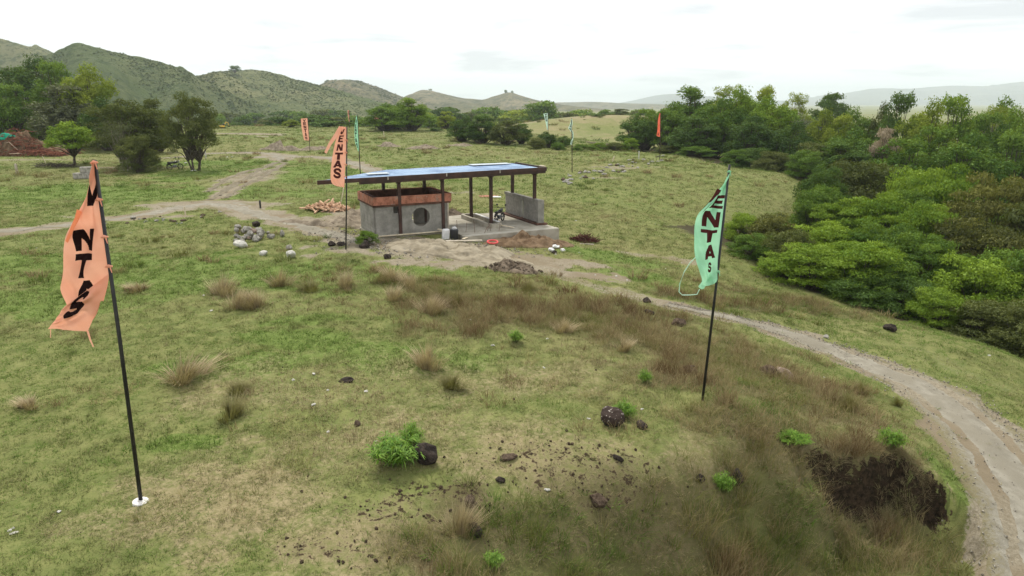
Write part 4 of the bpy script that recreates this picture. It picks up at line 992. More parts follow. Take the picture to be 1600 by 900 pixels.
# roof sheets, one by one, overlapping
a = -6.9; k = 0
def clipb(a_): return min(3.32, (a_ + 7.2)/4.6*3.9 - .5)
while a < 5.2:
    a1 = min(a + .86, 5.55); mb = MB(); n = 12
    rows = []
    bmax0, bmax1 = clipb(a), clipb(a1)
    b_lo = -.66
    for j in range(2):
        r = []
        for i in range(n+1):
            aa = a + (a1 - a + .06)*i/n; bt = bmax0 + (bmax1 - bmax0)*i/n
            bb = b_lo if j == 0 else max(bt, b_lo + .02)
            r.append((aa, bb, 3.165 + .012*(aa+7) + .012*math.sin(i*math.pi*.99) + (.012 if i % 3 == 1 else 0) + .006*(k % 2) - (.02 if j else 0)))
        rows.append(r)
    lo = [(x, y, z) for x, y, z in rows[0]]; hi = rows[1]
    V = lo + hi + [(x, y, z-.004) for x, y, z in lo + hi]; m_ = n+1
    F = [(i, i+1, m_+i+1, m_+i) for i in range(n)] + [(2*m_+i+1, 2*m_+i, 3*m_+i, 3*m_+i+1) for i in range(n)] + [(i+1, i, 2*m_+i, 2*m_+i+1) for i in range(n)] + [(m_+i, m_+i+1, 3*m_+i+1, 3*m_+i) for i in range(n)]
    mb.add(V, F); mb.build('roof_sheet', MATS['blue_sheet'], SH); a = a1; k += 1
part('roof_sheet', 'pale_sheet', lambda m: m.box(2.6, 5.2, 2.5, 3.3, 3.335, 3.350), bevel=.004)
part('roof_sheet', 'pale_sheet', lambda m: m.box(-4.3, -3.1, .6, 1.3, 3.262, 3.275), bevel=.004)
part('timber_offcut', 'timber', lambda m: m.box(5.85, 5.96, -.5, .1, 3.36, 3.42))
# block walls, laid block by block
def block_mesh(w, d, h):
    m = MB(); m.box(-w/2, w/2, -d/2, d/2, 0, h); return m.mesh('block', .005)
BLK = {}
def block_wall(a0, b0, a1, b1, z0, courses, parent_name='wall', hole=None, notch=(), thick=.15, bl=.40, bh=.195, skip=()):
    L = math.hypot(a1-a0, b1-b0); ang = math.atan2(b1-b0, a1-a0)
    w = empty(parent_name, (a0, b0, z0), ang); w.parent = SH
    core = MB()
    holes = []
    for c in range(courses):
        x = 0.0 if c % 2 == 0 else -bl/2
        while x < L - .02:
            xa, xb = max(x, 0), min(x + bl, L); x += bl
            if xb - xa < .05: continue
            za = c*bh
            if any(xa < n[1] - .02 and xb > n[0] + .02 and za < n[3] - .02 and za + bh > n[2] + .02 for n in notch):
                pieces = []
                for n in notch:
                    if xa < n[0]: pieces.append((xa, n[0]))
                    if xb > n[1]: pieces.append((n[1], xb))
                for pa, pb in pieces:
                    if pb - pa > .03: holes.append((pa, pb, za))
                continue
            holes.append((xa, xb, za))
    for xa, xb, za in holes:
        ww = round(xb - xa - .006, 3); near = hole and math.hypot(max(xa - hole[0], 0, hole[0] - xb), max(za - hole[1], 0, hole[1] - za - bh)) < hole[2]
        if not near:
            if ww not in BLK: BLK[ww] = block_mesh(ww, thick, bh - .006)
            me = BLK[ww]
            if not me.materials: me.materials.append(MATS['block'])
            link('block', me, None, w, ((xa + xb)/2, rnd.uniform(-.004, .004), za + .003))
        else:                                        # block trimmed by the round opening
            nz, nxs = 8, 14; mb = MB(); r = hole[2]
            for i in range(nxs):
                p0, p1 = xa + .006 + (xb-xa-.012)*i/nxs, xa + .006 + (xb-xa-.012)*(i+1)/nxs; pm = (p0 + p1)/2
                dx = pm - hole[0]; lo, hi = za + .006, za + bh - .006
                segs = [(lo, hi)]
                if abs(dx) < r:
                    s_ = math.sqrt(r*r - dx*dx); h0, h1 = hole[1] - s_, hole[1] + s_
                    segs = [(lo, min(hi, h0)), (max(lo, h1), hi)]
                for q0, q1 in segs:
                    if q1 - q0 > .004: mb.box(p0, p1, -thick/2, thick/2, q0, q1)
            if mb.v: mb.build('block', MATS['block'], w)
    # mortar behind the joints
    nxs = 60
    for i in range(nxs):
        p0, p1 = L*i/nxs + .004*(i == 0), L*(i+1)/nxs - .004*(i == nxs-1); pm = (p0+p1)/2; segs = [(0, courses*bh)]
        cuts = [(n[2], n[3]) for n in notch if n[0] < pm < n[1]]
        if hole and abs(pm - hole[0]) < hole[2]:
            s_ = math.sqrt(hole[2]**2 - (pm - hole[0])**2); cuts.append((hole[1]-s_, hole[1]+s_))
        for h0, h1 in cuts: segs = [q for s0, s1 in segs for q in ((s0, min(s1, h0)), (max(s0, h1), s1)) if q[1] - q[0] > .003]
        for q0, q1 in segs: core.box(p0, p1, -thick/2 + .012, thick/2 - .012, q0 + .002, q1)
    core.build('mortar', MATS['mortar'], w)
    return w
block_wall(-4.2, 0, -.02, 0, -.005, 8, hole=(2.55, .88, .52), notch=((1.0, 1.42, 1.17, 1.60),))
block_wall(-4.2, .08, -4.2, 3.0, -.005, 8)
block_wall(-4.1, 3.0, -.1, 3.0, -.005, 8, notch=((2.2, 3.0, -.1, 1.60),))
block_wall(5.5, -.62, 5.5, 3.85, SLAB_Z + .1, 6, notch=((1.95, 2.30, -.1, 1.06),), thick=.18)
part('end_pier', 'block', lambda m: m.box(5.30, 5.70, -.85, -.63, SLAB_Z + .1, 1.47), bevel=.01)
part('wall_beam', 'beam_concrete', lambda m: m.box(5.36, 5.64, -.62, 3.9, 1.292, 1.47), bevel=.01)
part('wall_footing', 'formwork_dark', lambda m: m.box(5.12, 5.84, -1.05, 4.0, SLAB_Z + .002, SLAB_Z + .098), bevel=.01)
# ring beam formwork over the block room
part('formwork_ledge', 'formwork_dark', lambda m: (m.box(-4.34, .10, -.155, -.09, 1.565, 1.66), m.box(-4.34, -4.22, -.155, 3.2, 1.565, 1.66), m.box(.0, .10, -.09, 3.2, 1.565, 1.66)))
for a0, a1 in ((-4.30, -3.2), (-3.19, -1.9), (-1.89, -.7), (-.69, .12)):
    part('formwork_board', 'formwork', lambda m: m.box(a0, a1, -.13, -.095, 1.663, 2.10), bevel=.004)
for a0, a1 in ((-4.26, -2.4), (-2.39, .08)):
    part('formwork_board', 'formwork', lambda m: m.box(a0, a1, .10, .135, 1.663, 2.08), bevel=.004)
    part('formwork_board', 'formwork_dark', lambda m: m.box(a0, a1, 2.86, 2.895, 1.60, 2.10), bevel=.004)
    part('formwork_board', 'formwork', lambda m: m.box(a0, a1, 3.13, 3.165, 1.60, 2.12), bevel=.004)
part('formwork_board', 'formwork', lambda m: m.box(-4.34, -4.305, -.13, 3.165, 1.663, 2.10), bevel=.004)
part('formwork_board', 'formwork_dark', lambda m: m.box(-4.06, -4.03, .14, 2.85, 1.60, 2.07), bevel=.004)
part('formwork_board', 'formwork', lambda m: m.box(.125, .16, -.13, 3.165, 1.663, 2.10), bevel=.004)
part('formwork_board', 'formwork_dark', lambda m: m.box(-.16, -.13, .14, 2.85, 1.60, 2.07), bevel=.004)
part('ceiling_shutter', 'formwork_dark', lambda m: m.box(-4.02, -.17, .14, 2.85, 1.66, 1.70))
for a, b in ((-.08, -.15), (.07, .9), (.07, 2.6)):
    part('prop', 'timber_grey' if b < .5 else 'formwork_dark', lambda m: m.box(a-.035, a+.035, b-.035, b+.035, SLAB_Z, 1.565))
part('step_board', 'timber', lambda m: m.box(-4.15, -.12, -.40, -.29, .0, .055), bevel=.006)
# boat shaped kerb round the middle posts
def kerb(m):
    out = [(2.25, 3.6), (2.1, 3.3), (2.15, -.35), (2.35, -.75), (2.75, -.85), (3.05, -.6), (3.1, 3.3), (2.95, 3.6)]
    inn = [(2.38, 3.45), (2.28, 3.2), (2.32, -.3), (2.45, -.58), (2.72, -.66), (2.9, -.48), (2.93, 3.2), (2.83, 3.45)]
    n = len(out)
    V = [(x, y, SLAB_Z) for x, y in out] + [(x, y, .27) for x, y in out] + [(x, y, .27) for x, y in inn] + [(x, y, .06) for x, y in inn]
    F = []
    for i in range(n):
        j = (i+1) % n
        F += [(i, n+i, n+j, j)[::-1], (n+i, n+j, 2*n+j, 2*n+i)[::-1], (2*n+i, 2*n+j, 3*n+j, 3*n+i)[::-1]]
    F.append(tuple(range(3*n, 4*n)))
    m.add(V, F)
part('kerb', 'concrete', kerb)
part('kerb_cap', 'white_sheet', lambda m: m.box(2.95, 3.09, -.3, 3.2, .274, .30), bevel=.005)
for a, b, h, l in ((.55, -1.2, .55, .1), (.95, -1.55, .75, -.05), (1.7, -1.5, .5, .25), (2.0, -1.4, .5, -.15), (2.45, -1.5, .45, .1), (1.35, -1.9, .4, .3), (.35, -.4, .6, .0)):
    part('rebar', 'rebar_steel', lambda m: m.tube([(a, b, SLAB_Z - .05), (a + l*.5, b, h*.6), (a + l, b + .05, h)], .012, 5))

# ------------------------------------------------------------------ things lying about on and around the slab
def onloc(a, b, z=None):
    x, y = loc2w(a, b); return (x, y, hz(x, y) if z is None else z)
def thing_box(name, mat, label, cat, loc, rz, dims, tilt=(0, 0), bevel=.01, group=None):
    m = MB(); w, d, h = dims; m.box(-w/2, w/2, -d/2, d/2, 0, h)
    o = m.build(name, MATS[mat], None, bevel, loc=loc, rot=(tilt[0], tilt[1], rz)); return tag(o, label, cat, group)
thing_box('plank', 'timber', 'pale plank lying from the slab corner down to the sand', 'plank', onloc(-.1, -2.75, .0), BYAW + 1.0, (1.3, .14, .035), (.0, .12))
thing_box('plank', 'timber', 'short pale plank propped beside the black drum', 'plank', onloc(-.4, -.75, .08), BYAW - .7, (1.1, .14, .04), (.0, .14))
thing_box('plank', 'timber_grey', 'grey plank lying on the sand below the drum', 'plank', (*tuple(at(725, 383))[:2], at(725, 383).z + .22), .1, (1.9, .2, .04), (.05, .0))
thing_box('plank', 'timber', 'bent white plank across the end of the kerb', 'plank', onloc(3.2, -.9, SLAB_Z + .08), BYAW - .9, (1.0, .12, .035), (0, .1))
p = onloc(-.35, -1.75); dr = empty('drum', (p[0], p[1], p[2]), BYAW)
tag(dr, 'black plastic drum standing before the block room', 'drum')
m = MB(); m.tube([(0, 0, 0), (0, 0, .04), (0, 0, .55), (0, 0, .62)], [.20, .225, .225, .20], 18); m.build('body', MATS['black_plastic'], dr, smooth=False)
m = MB(); m.tube([(0, 0, .50), (0, 0, .54)], [.238, .238], 18); m.build('rim', MATS['black_plastic'], dr)
m = MB(); m.tube([(0.02, 0, .621), (.02, 0, .70), (.05, 0, .78)], [.13, .15, .06], 9); m.build('rag', MATS['white_sheet'], dr)
thing_box('sack', 'white_sheet', 'white sack standing against the left of the black drum', 'sack', onloc(-.85, -1.72), BYAW + .2, (.42, .26, .62), (.05, .04), .07)
thing_box('sheet_stack', 'white_sheet', 'white sheet lying level behind the room corner', 'sheet', onloc(.9, 4.9, .35), BYAW, (.95, .7, .16), (0, 0), .02)
thing_box('tarpaulin', 'formwork', 'orange sheet spread on the grass behind the shelter', 'sheet', (*tuple(at(764, 307))[:2], at(764, 307).z), .3, (1.6, 1.0, .05), (0, .02), .02)
thing_box('sheet', 'white_sheet', 'white sheet beside the orange one behind the shelter', 'sheet', (*tuple(at(776, 308))[:2], at(776, 308).z), .1, (.7, .6, .05), (0, .02), .02)

# motorcycle
plain('rubber', (.010, .010, .010), (.02, .02, .02), 9, .85, .2)
plain('engine_metal', (.10, .10, .10), (.28, .28, .28), 7, .45, .5, metal=.7)
plain('paint_black', (.012, .012, .014), (.02, .02, .022), 4, .3, .5)
def motorcycle(loc, rz, label, scl=1.0):
    r = empty('motorcycle', loc, rz, scl); tag(r, label, 'motorcycle', 'parked motorcycles')
    for x in (-.62, .62):
        w = MB(); N_ = 20
        for k in range(N_):                     # torus tyre
            pass
        pts = [(x + .29*math.cos(2*math.pi*k/N_), 0, .29 + .29*math.sin(2*math.pi*k/N_)) for k in range(N_+1)]
        w.tube(pts, .052, 7, False); wh = w.build('wheel', MATS['rubber'], r, smooth=True)
        m = MB()
        m.tube([(x, -.05, .29), (x, .05, .29)], .05, 8)
        for k in range(6): m.tube([(x, 0, .29), (x + .26*math.cos(k*math.pi/3), 0, .29 + .26*math.sin(k*math.pi/3))], .01, 4)
        m.build('spokes', MATS['engine_metal'], wh)
    m = MB(); m.box(-.20, .20, -.12, .12, .24, .52); m.build('engine', MATS['engine_metal'], r, .04)
    m = MB(); m.tube([(-.14, 0, .70), (.0, 0, .78), (.22, 0, .80), (.36, 0, .74)], [.08, .14, .15, .06], 10); m.build('tank', MATS['paint_black'], r, smooth=True)
    m = MB(); m.tube([(-.80, 0, .80), (-.6, 0, .78), (-.2, 0, .76)], [.07, .11, .11], 8); m.build('seat', MATS['black_plastic'], r, smooth=True)
    m = MB(); m.tube([(.62, -.07, .29), (.40, -.07, .95)], .025, 6); m.tube([(.62, .07, .29), (.40, .07, .95)], .025, 6); m.build('fork', MATS['engine_metal'], r)
    m = MB(); m.tube([(.32, -.36, 1.02), (.42, -.2, 1.0), (.42, .2, 1.0), (.32, .36, 1.02)], .018, 6); hb_ = m.build('handlebar', MATS['black_plastic'], r)
    for s in (-1, 1):
        m = MB(); m.tube([(.38, s*.28, 1.01), (.36, s*.34, 1.18)], .01, 5); m.tube([(.35, s*.34, 1.18), (.35, s*.34, 1.24), (.35, s*.34, 1.30)], [.05, .085, .05], 8); m.build('mirror', MATS['black_plastic'], hb_)
    m = MB(); m.tube([(.48, 0, .88), (.54, 0, .88)], [.09, .08], 10); m.build('headlight', MATS['white_sheet'], r)
    m = MB(); m.tube([(-.05, -.13, .28), (-.5, -.16, .30), (-.85, -.16, .38)], [.03, .045, .05], 8); m.build('exhaust', MATS['engine_metal'], r)
    m = MB(); m.tube([(-.9, 0, .50), (-.75, 0, .63), (-.5, 0, .65)], [.07, .09, .09], 7); m.build('rear_mudguard', MATS['paint_black'], r)
    return r
x, y = loc2w(3.75, 1.2)
motorcycle((x, y, SLAB_Z), math.radians(68), 'black motorcycle parked on the slab behind a post', .8)
p = at(274, 265); motorcycle((p.x, p.y, p.z), .95, 'dark motorcycle leaning under the narrow olive tree')

# ------------------------------------------------------------------ heaps round the site
plain('sand', (.195, .165, .115), (.310, .270, .200), 1.8, .95, .1, .3, .02)
plain('earth_brown', (.095, .060, .034), (.190, .130, .080), 2.5, .95, .1, .6, .04)
plain('earth_dark', (.095, .072, .050), (.190, .150, .110), 4, .95, .1, .7, .05)
plain('earth_grey', (.16, .13, .095), (.27, .225, .165), 3, .95, .1, .7, .05)
plain('clod', (.085, .065, .045), (.17, .135, .10), 4, .95, .1, .6, .03)
def heap(name, mat, label, cat, c, rx, ry, h, rz=0, seed=0, lump=.25, freq=1.2, n=44, skirt=.05, top=1.0):
    g = np.linspace(-1, 1, n); U, V_ = np.meshgrid(g, g)
    r = np.hypot(U, V_); s_ = np.maximum(np.maximum(np.abs(U), np.abs(V_)), 1e-6); U2, V2 = U*s_/np.maximum(r, 1e-6), V_*s_/np.maximum(r, 1e-6)
    r = np.hypot(U2, V2); ang = np.arctan2(V2, U2)
    wob = 1 + .22*fbm(np.cos(ang)*1.3+5, np.sin(ang)*1.3+seed, 3, seed)
    lx, ly = U2*rx*wob, V2*ry*wob
    ca, sa = math.cos(rz), math.sin(rz); X = c[0] + lx*ca - ly*sa; Y = c[1] + lx*sa + ly*ca
    prof = np.clip(1 - r**1.4, 0, 1)**top
    hh = h*prof*(1 + lump*1.6*fbm(X*freq, Y*freq, 4, seed+3)) + lump*h*.35*np.abs(fbm(X*freq*4, Y*freq*4, 3, seed+7))*(r < .95)*(1-r)
    Z = height(X, Y) + hh - skirt*(r > .97) + .01
    ii = np.arange(n*n).reshape(n, n); f = np.stack([ii[:-1, :-1], ii[:-1, 1:], ii[1:, 1:], ii[1:, :-1]], -1).reshape(-1, 4)
    cx, cy, cz = c[0], c[1], hz(c[0], c[1])
    me = np_mesh(name, np.stack([X - cx, Y - cy, Z - cz], -1).reshape(-1, 3), f, True)
    return tag(link(name, me, MATS[mat], loc=(cx, cy, cz)), label, cat)
heap('earth_bank', 'earth_brown', 'brown earth banked against the front of the slab', 'earth', loc2w(3.5, -3.3), 2.3, 1.3, .46, BYAW - .1, 3, .35, 1.6, 60, top=.8)
heap('sand_heap', 'sand', 'pale sand spread in front of the block room and slab', 'sand', tuple(at(703, 391))[:2], 3.7, 2.0, .18, -.35, 5, .7, 1.6, 90, top=.5)
heap('sand_heap', 'sand', 'rounded sand heap with a red hoop on it', 'sand', tuple(at(770, 398))[:2], 1.2, .9, .38, .2, 8, .25, .9)
heap('soil_heap', 'earth_dark', 'heap of dark lumpy soil in front of the sand', 'soil', tuple(at(801, 422))[:2], 1.35, .75, .42, -.15, 11, .30, 2.0, 60)
heap('soil_heap', 'earth_grey', 'dug earth piled left of the block room', 'soil', tuple(at(556, 345))[:2], 1.6, 2.6, .55, .2, 14, .5, 1.2)
heap('soil_heap', 'earth_dark', 'low dark earth behind the open side of the shelter', 'soil', loc2w(1.6, 5.6), 1.9, .9, .5, BYAW, 15, .5, 1.4)
heap('soil_heap', 'earth_grey', 'worn earth lip along the edge of the dirt track', 'soil', tuple(at(505, 350))[:2], 3.0, .5, .22, -.35, 16, .5, 1.6)
for px, py, lb, rx in ((439, 234, 'dark mound in the far field left of the banner', 3.2), (486, 234.5, 'flat dark mound at the foot of the far orange banner', 4.0), (607, 229, 'faint low mound in the middle of the far field', 2.2), (662, 232, 'long low mound right of the middle of the far field', 3.0), (715, 228, 'small low mound before the dark bushes', 2.4), (1180, 236, 'earth hump at the top of the sloping field', 1.8)):
    heap('mound', 'earth_grey', lb, 'mound', tuple(at(px, py))[:2], rx, 1.4, .7 if py > 233 and px < 450 else .4, 0, int(px), .6, .9, 26)
def rock_mesh(seed, sub=2, rough=.28, flat=.7):
    bm = bmesh.new(); bmesh.ops.create_icosphere(bm, subdivisions=sub, radius=.5); r = random.Random(seed)
    off = [Vector((r.uniform(-1, 1), r.uniform(-1, 1), r.uniform(-1, 1))).normalized() for _ in range(9)]; dp = [r.uniform(.28, .46) for _ in off]
    for v in bm.verts:
        for o_, d_ in zip(off, dp):
            k_ = v.co.dot(o_)
            if k_ > d_: v.co -= o_*(k_-d_)*.8
        v.co *= 1 + rough*.35*math.sin(v.co.x*9+seed)*math.sin(v.co.y*11)*math.sin(v.co.z*8+seed)
        v.co.z *= flat
    me = bpy.data.meshes.new('rock'); bm.to_mesh(me); bm.free(); return me
# clods on the soil heap
CL = [rock_mesh(500+i, 1) for i in range(4)]
for me in CL: me.materials.append(MATS['clod'])
c0 = at(801, 422)
for i in range(90):
    a = rnd.uniform(0, 6.28); r = rnd.random()**.6; dx, dy = 1.45*r*math.cos(a), .8*r*math.sin(a)
    x, y = c0.x + dx, c0.y + dy; s_ = rnd.uniform(.08, .22)
    o = link('clod', CL[i % 4], None, None, (x, y, hz(x, y) + .40*max(0, 1 - r**1.4)), (rnd.random()*3, rnd.random()*3, rnd.random()*6), s_)
    tag(o, 'lump of dark soil on the heap in front of the sand', 'clod', 'clods on the soil heap')
hoop = MB(); hoop.tube([(.27*math.cos(k*math.pi/12), .27*math.sin(k*math.pi/12), .0) for k in range(25)], .04, 6, False)
plain('red_plastic', (.62, .045, .05), (.75, .10, .10), 4, .5, .4)
p = at(770, 385); ho = hoop.build('hoop', MATS['red_plastic'], None, loc=(p.x, p.y - .3, hz(p.x, p.y - .3) + .36), rot=(.12, .05, 0)); tag(ho, 'red hoop of coiled hose lying on the sand heap', 'hose')
# white sheets and sacks thrown on the earth bank
for px, py, w, d, lb in ((868, 388, .6, .3, 'crumpled white sack thrown on the brown earth bank'), (861, 393, .32, .25, 'second white sack lower on the earth bank'), (879, 394, .26, .2, 'small white bag at the foot of the earth bank')):
    q = at(px, py); bm = bmesh.new(); bmesh.ops.create_icosphere(bm, subdivisions=3, radius=.5); r = random.Random(px)
    for v in bm.verts: v.co *= 1 + .25*math.sin(v.co.x*7+px)*math.sin(v.co.y*9)+.1*r.uniform(-1, 1); v.co = Vector((v.co.x*w, v.co.y*d, v.co.z*.14))
    me = bpy.data.meshes.new('sack'); bm.to_mesh(me); bm.free()
    tag(link('sack', me, MATS['white_sheet'], loc=(q.x, q.y, q.z + .12), rot=(.35, .1, px)), lb, 'sack', 'rubbish on the earth bank')
# ------------------------------------------------------------------ VENTAS banners
def glyph(ch, u, v):
    u = np.asarray(u, float); v = np.asarray(v, float); ins = (u > 0) & (u < 1) & (v > 0) & (v < 1)
    if ch == 'E': m = (u < .32) | (v > .78) | (v < .22) | ((np.abs(v-.5) < .11) & (u < .88))
    elif ch == 'T': m = (v > .74) | (np.abs(u-.5) < .17)
    elif ch == 'N': m = (u < .27) | (u > .73) | (np.abs(u-(.15+.70*(1-v))) < .19)
    elif ch == 'V': m = (np.abs(u-(.5-.36*v)) < .15) | (np.abs(u-(.5+.36*v)) < .15)
    elif ch == 'A': m = (np.abs(u-(.5-.36*(1-v))) < .15) | (np.abs(u-(.5+.36*(1-v))) < .15) | ((np.abs(v-.30) < .11) & (np.abs(u-.5) < .36*(1-v)))
    elif ch == 'S':
        L = np.array([(.84,.72),(.72,.85),(.5,.89),(.28,.85),(.17,.71),(.27,.58),(.5,.50),(.73,.42),(.83,.29),(.72,.15),(.5,.11),(.28,.15),(.15,.28)])
        m = line_dist(u, v, L)[0] < .125
    return m & ins
def cloth_mat(name, c1, c2, trans=.35):
    t = NT(name); col = t.mix(t.rng(t.noise(2.5, 4), .3, .7), c1, c2)
    d = t.n.new('ShaderNodeBsdfDiffuse'); t.put(d.inputs[0], col); tr = t.n.new('ShaderNodeBsdfTranslucent'); t.put(tr.inputs[0], col)
    m = t.n.new('ShaderNodeMixShader'); m.inputs[0].default_value = trans
    t.l.new(d.outputs[0], m.inputs[1]); t.l.new(tr.outputs[0], m.inputs[2]); t.done(m.outputs[0])
cloth_mat('cloth_orange', (.80, .380, .255), (.85, .440, .310)); cloth_mat('cloth_deep', (.80, .27, .13), (.84, .31, .16)); cloth_mat('cloth_green', (.330, .680, .440), (.420, .760, .530)); cloth_mat('cloth_red', (.80, .16, .085), (.84, .20, .12)); cloth_mat('cloth_pale', (.55, .78, .62), (.66, .84, .72))
cloth_mat('print_black', (.012, .006, .006), (.02, .010, .010), .1); cloth_mat('print_brown', (.060, .016, .016), (.075, .022, .02), .1)
plain('pole_black', (.008, .008, .009), (.02, .02, .02), 3, .5, .4); plain('pole_thin', (.05, .04, .03), (.08, .06, .05), 3, .7, .3); plain('white_cement', (.62, .60, .56), (.78, .76, .72), 7, .9, .2)
def catmull(K, t):
    K = np.asarray(K, float); ts = K[:, 0]; out = []
    i = np.clip(np.searchsorted(ts, t, 'right') - 1, 0, len(ts)-2); f = (t - ts[i])/(ts[i+1]-ts[i])
    p = lambda j: K[np.clip(j, 0, len(ts)-1), 1:]
    p0, p1, p2, p3 = p(i-1), p(i), p(i+1), p(i+2); f = f[:, None]
    return .5*(2*p1 + (p2-p0)*f + (2*p0-5*p1+4*p2-p3)*f*f + (3*p1-p0-3*p2+p3)*f**3)
def cloth(name, rows, Y, nu, nv, letters, mat, ink, parent, origin, wave=.05, seed=0, tr=(0, 1), fold=None):
    """rows: (t, left px, left py, left depth, right px, right py, right depth); letters: (char, u0, u1, t0, t1)"""
    tt = np.linspace(*tr, nv+1); R = catmull(rows, tt); u = np.linspace(0, 1, nu+1)
    pl = np.array([tuple(at_y(r[0], r[1], Y + r[2])) for r in R]); pr = np.array([tuple(at_y(r[3], r[4], Y + r[5])) for r in R])
    U, T = np.meshgrid(u, tt)
    Pm = pl[:, None]*(1-U[..., None]) + pr[:, None]*U[..., None]
    amp = wave*np.sin(np.pi*np.clip(U*.9+.1, 0, 1))**.7
    Pm[..., 1] += amp*(1-U)**.5*(np.sin(U*7 + T*9 + seed) + .6*np.sin(T*23 + U*4 + seed*2) + .35*np.sin(U*17 - T*31 + seed))
    Pm = Pm - np.array(origin)
    n, c = nv+1, nu+1; ii = np.arange(n*c).reshape(n, c); f = np.stack([ii[:-1, :-1], ii[1:, :-1], ii[1:, 1:], ii[:-1, 1:]], -1).reshape(-1, 4)
    me = np_mesh(name, Pm.reshape(-1, 3), f, True)
    me.materials.append(MATS[mat]); me.materials.append(MATS[ink])
    uc = ((U[:-1, :-1]+U[1:, 1:])/2).ravel(); tc_ = ((T[:-1, :-1]+T[1:, 1:])/2).ravel(); mi = np.zeros(len(uc), np.int32)
    for ch, u0, u1, t0, t1 in letters: mi |= glyph(ch, (uc-u0)/(u1-u0), 1-(tc_-t0)/(t1-t0)).astype(np.int32)
    me.polygons.foreach_set('material_index', mi)
    return link(name, me, None, parent)
def word(t0, t1, u0=.2, u1=.8, gap=.12, text='VENTAS'):
    p = (t1-t0)/len(text); return [(c, u0, u1, t0+p*(i+gap/2), t0+p*(i+1-gap/2)) for i, c in enumerate(text)]
def banner(label, base_px, top_px, Y=None, thick=.035, polemat='pole_black'):
    b = at(*base_px) if Y is None else None
    if b is None:
        q = at_y(base_px[0], base_px[1], Y); b = Vector((q.x, Y, hz(q.x, Y)))
    r = empty('banner', tuple(b)); tag(r, label, 'banner', 'VENTAS banners on poles')
    top = at_y(*top_px, b.y) - b
    m = MB(); m.tube([(0, 0, -.2), tuple(top*.5 + Vector((.015, 0, 0))), tuple(top)], [thick, thick*.9, thick*.75], 10); m.build('pole', MATS[polemat], r, smooth=True)
    return r, b
def strip(name, pts_px, Y, w, mat, parent, origin):
    P_ = [at_y(*p, Y) - Vector(origin) for p in pts_px]; m = MB()
    for i in range(len(P_)-1):
        a, c = P_[i], P_[i+1]; d = (c-a).normalized(); s_ = Vector((d.z, .3, -d.x)).normalized()
        w0, w1 = w*(1-.6*i/len(P_)), w*(1-.6*(i+1)/len(P_))
        m.add([a-s_*w0/2, a+s_*w0/2, c+s_*w1/2, c-s_*w1/2], [(0, 1, 2, 3)])
    return m.build(name, MATS[mat], parent)
def tie(px, py, Y, mat, parent, origin, s_=.06):
    p = at_y(px, py, Y) - Vector(origin); m = MB()
    m.tube([tuple(p + Vector((-s_, -.01, -.01))), tuple(p + Vector((0, -.035, .01))), tuple(p + Vector((s_, -.01, 0)))], [.012, .03, .012], 6)
    m.tube([tuple(p + Vector((s_*.4, -.03, 0))), tuple(p + Vector((s_*.9, -.05, -.10)))], [.014, .006], 5)
    m.build('tie', MATS[mat], parent)
# near orange banner: top twisted, bottom corner folded over
r, b = banner('large orange VENTAS banner on a black pole, twisted and folded, nearest of all', (220, 785), (148, 250), thick=.036); Yb = b.y
rows = [(0,146,253,0,150,254,0),(.06,144,272,-.02,151,270,0),(.16,136,300,-.10,154,302,0),(.27,122,331,-.12,158,331,0),(.34,113,352,.02,161,350,0),(.40,105,370,-.06,163,368,0),(.50,100,405,-.08,168,397,0),(.62,96,438,-.08,170,428,0),(.70,95,456,-.04,168,446,.02),(.79,100,478,0,162,470,.05)]
cloth('flag', rows, Yb, 90, 300, [('V', .10, .85, .10, .235), ('N', .20, .68, .365, .475), ('T', .19, .68, .487, .622), ('A', .33, .80, .636, .79)], 'cloth_orange', 'print_black', r, b, .085, 1, (0, .79))
rows2 = [(0,101,479,-.10,170,428,-.03),(.35,90,494,-.14,163,455,-.08),(.7,80,508,-.13,151,486,-.08),(1,75,514,-.10,137,518,-.06)]
cloth('folded_corner', rows2, Yb, 80, 90, [('S', .16, .62, .02, .62)], 'cloth_orange', 'print_black', r, b, .03, 4)
for px, py in ((148, 254), (155.5, 312), (164, 370), (171, 416)): tie(px, py, Yb - .03, 'cloth_orange', r, b)
strip('torn_strip', [(154, 474), (150, 488), (144, 499)], Yb - .05, .06, 'cloth_orange', r, b); strip('torn_strip', [(137, 517), (141, 531), (146, 542)], Yb - .06, .05, 'cloth_orange', r, b); strip('torn_strip', [(79, 515), (79, 528)], Yb - .06, .02, 'cloth_orange', r, b)
strip('torn_strip', [(124, 329), (120, 342), (115, 352), (104, 378)], Yb - .16, .10, 'cloth_deep', r, b)
m = MB(); m.tube([(0, 0, -.05), (0, 0, .03), (.01, 0, .06)], [.145, .135, .06], 14); m.build('footing', MATS['white_cement'], r)
# green banner at the knoll
r, b = banner('mint green VENTAS banner on a black pole on the knoll, trailing a white cord', (1097, 626), (1140, 257), thick=.034); Yb = b.y
rows = [(0,1138,272,0,1140,270,0),(.10,1130,288,.02,1138,284,0),(.18,1119,302,.05,1135,300,0),(.27,1105,318,.03,1132.5,318,0),(.36,1091,333,-.05,1130,336,0),(.46,1085.5,355,-.08,1127.5,357,0),(.58,1085,380,-.08,1125,378,0),(.70,1087.5,404,-.06,1122.5,400,0),(.82,1093,424,-.02,1121.5,418,-.02),(.90,1096,438,0,1121,432,-.04),(.95,1091,447,-.04,1121,437,-.05),(1,1096,452,-.03,1119,441,-.04)]
cloth('flag', rows, Yb, 80, 300, [('E', .30, .92, .205, .315), ('N', .28, .88, .34, .452), ('T', .25, .85, .472, .578), ('A', .36, .86, .60, .715), ('S', .44, .70, .75, .85)], 'cloth_green', 'print_brown', r, b, .09, 2)
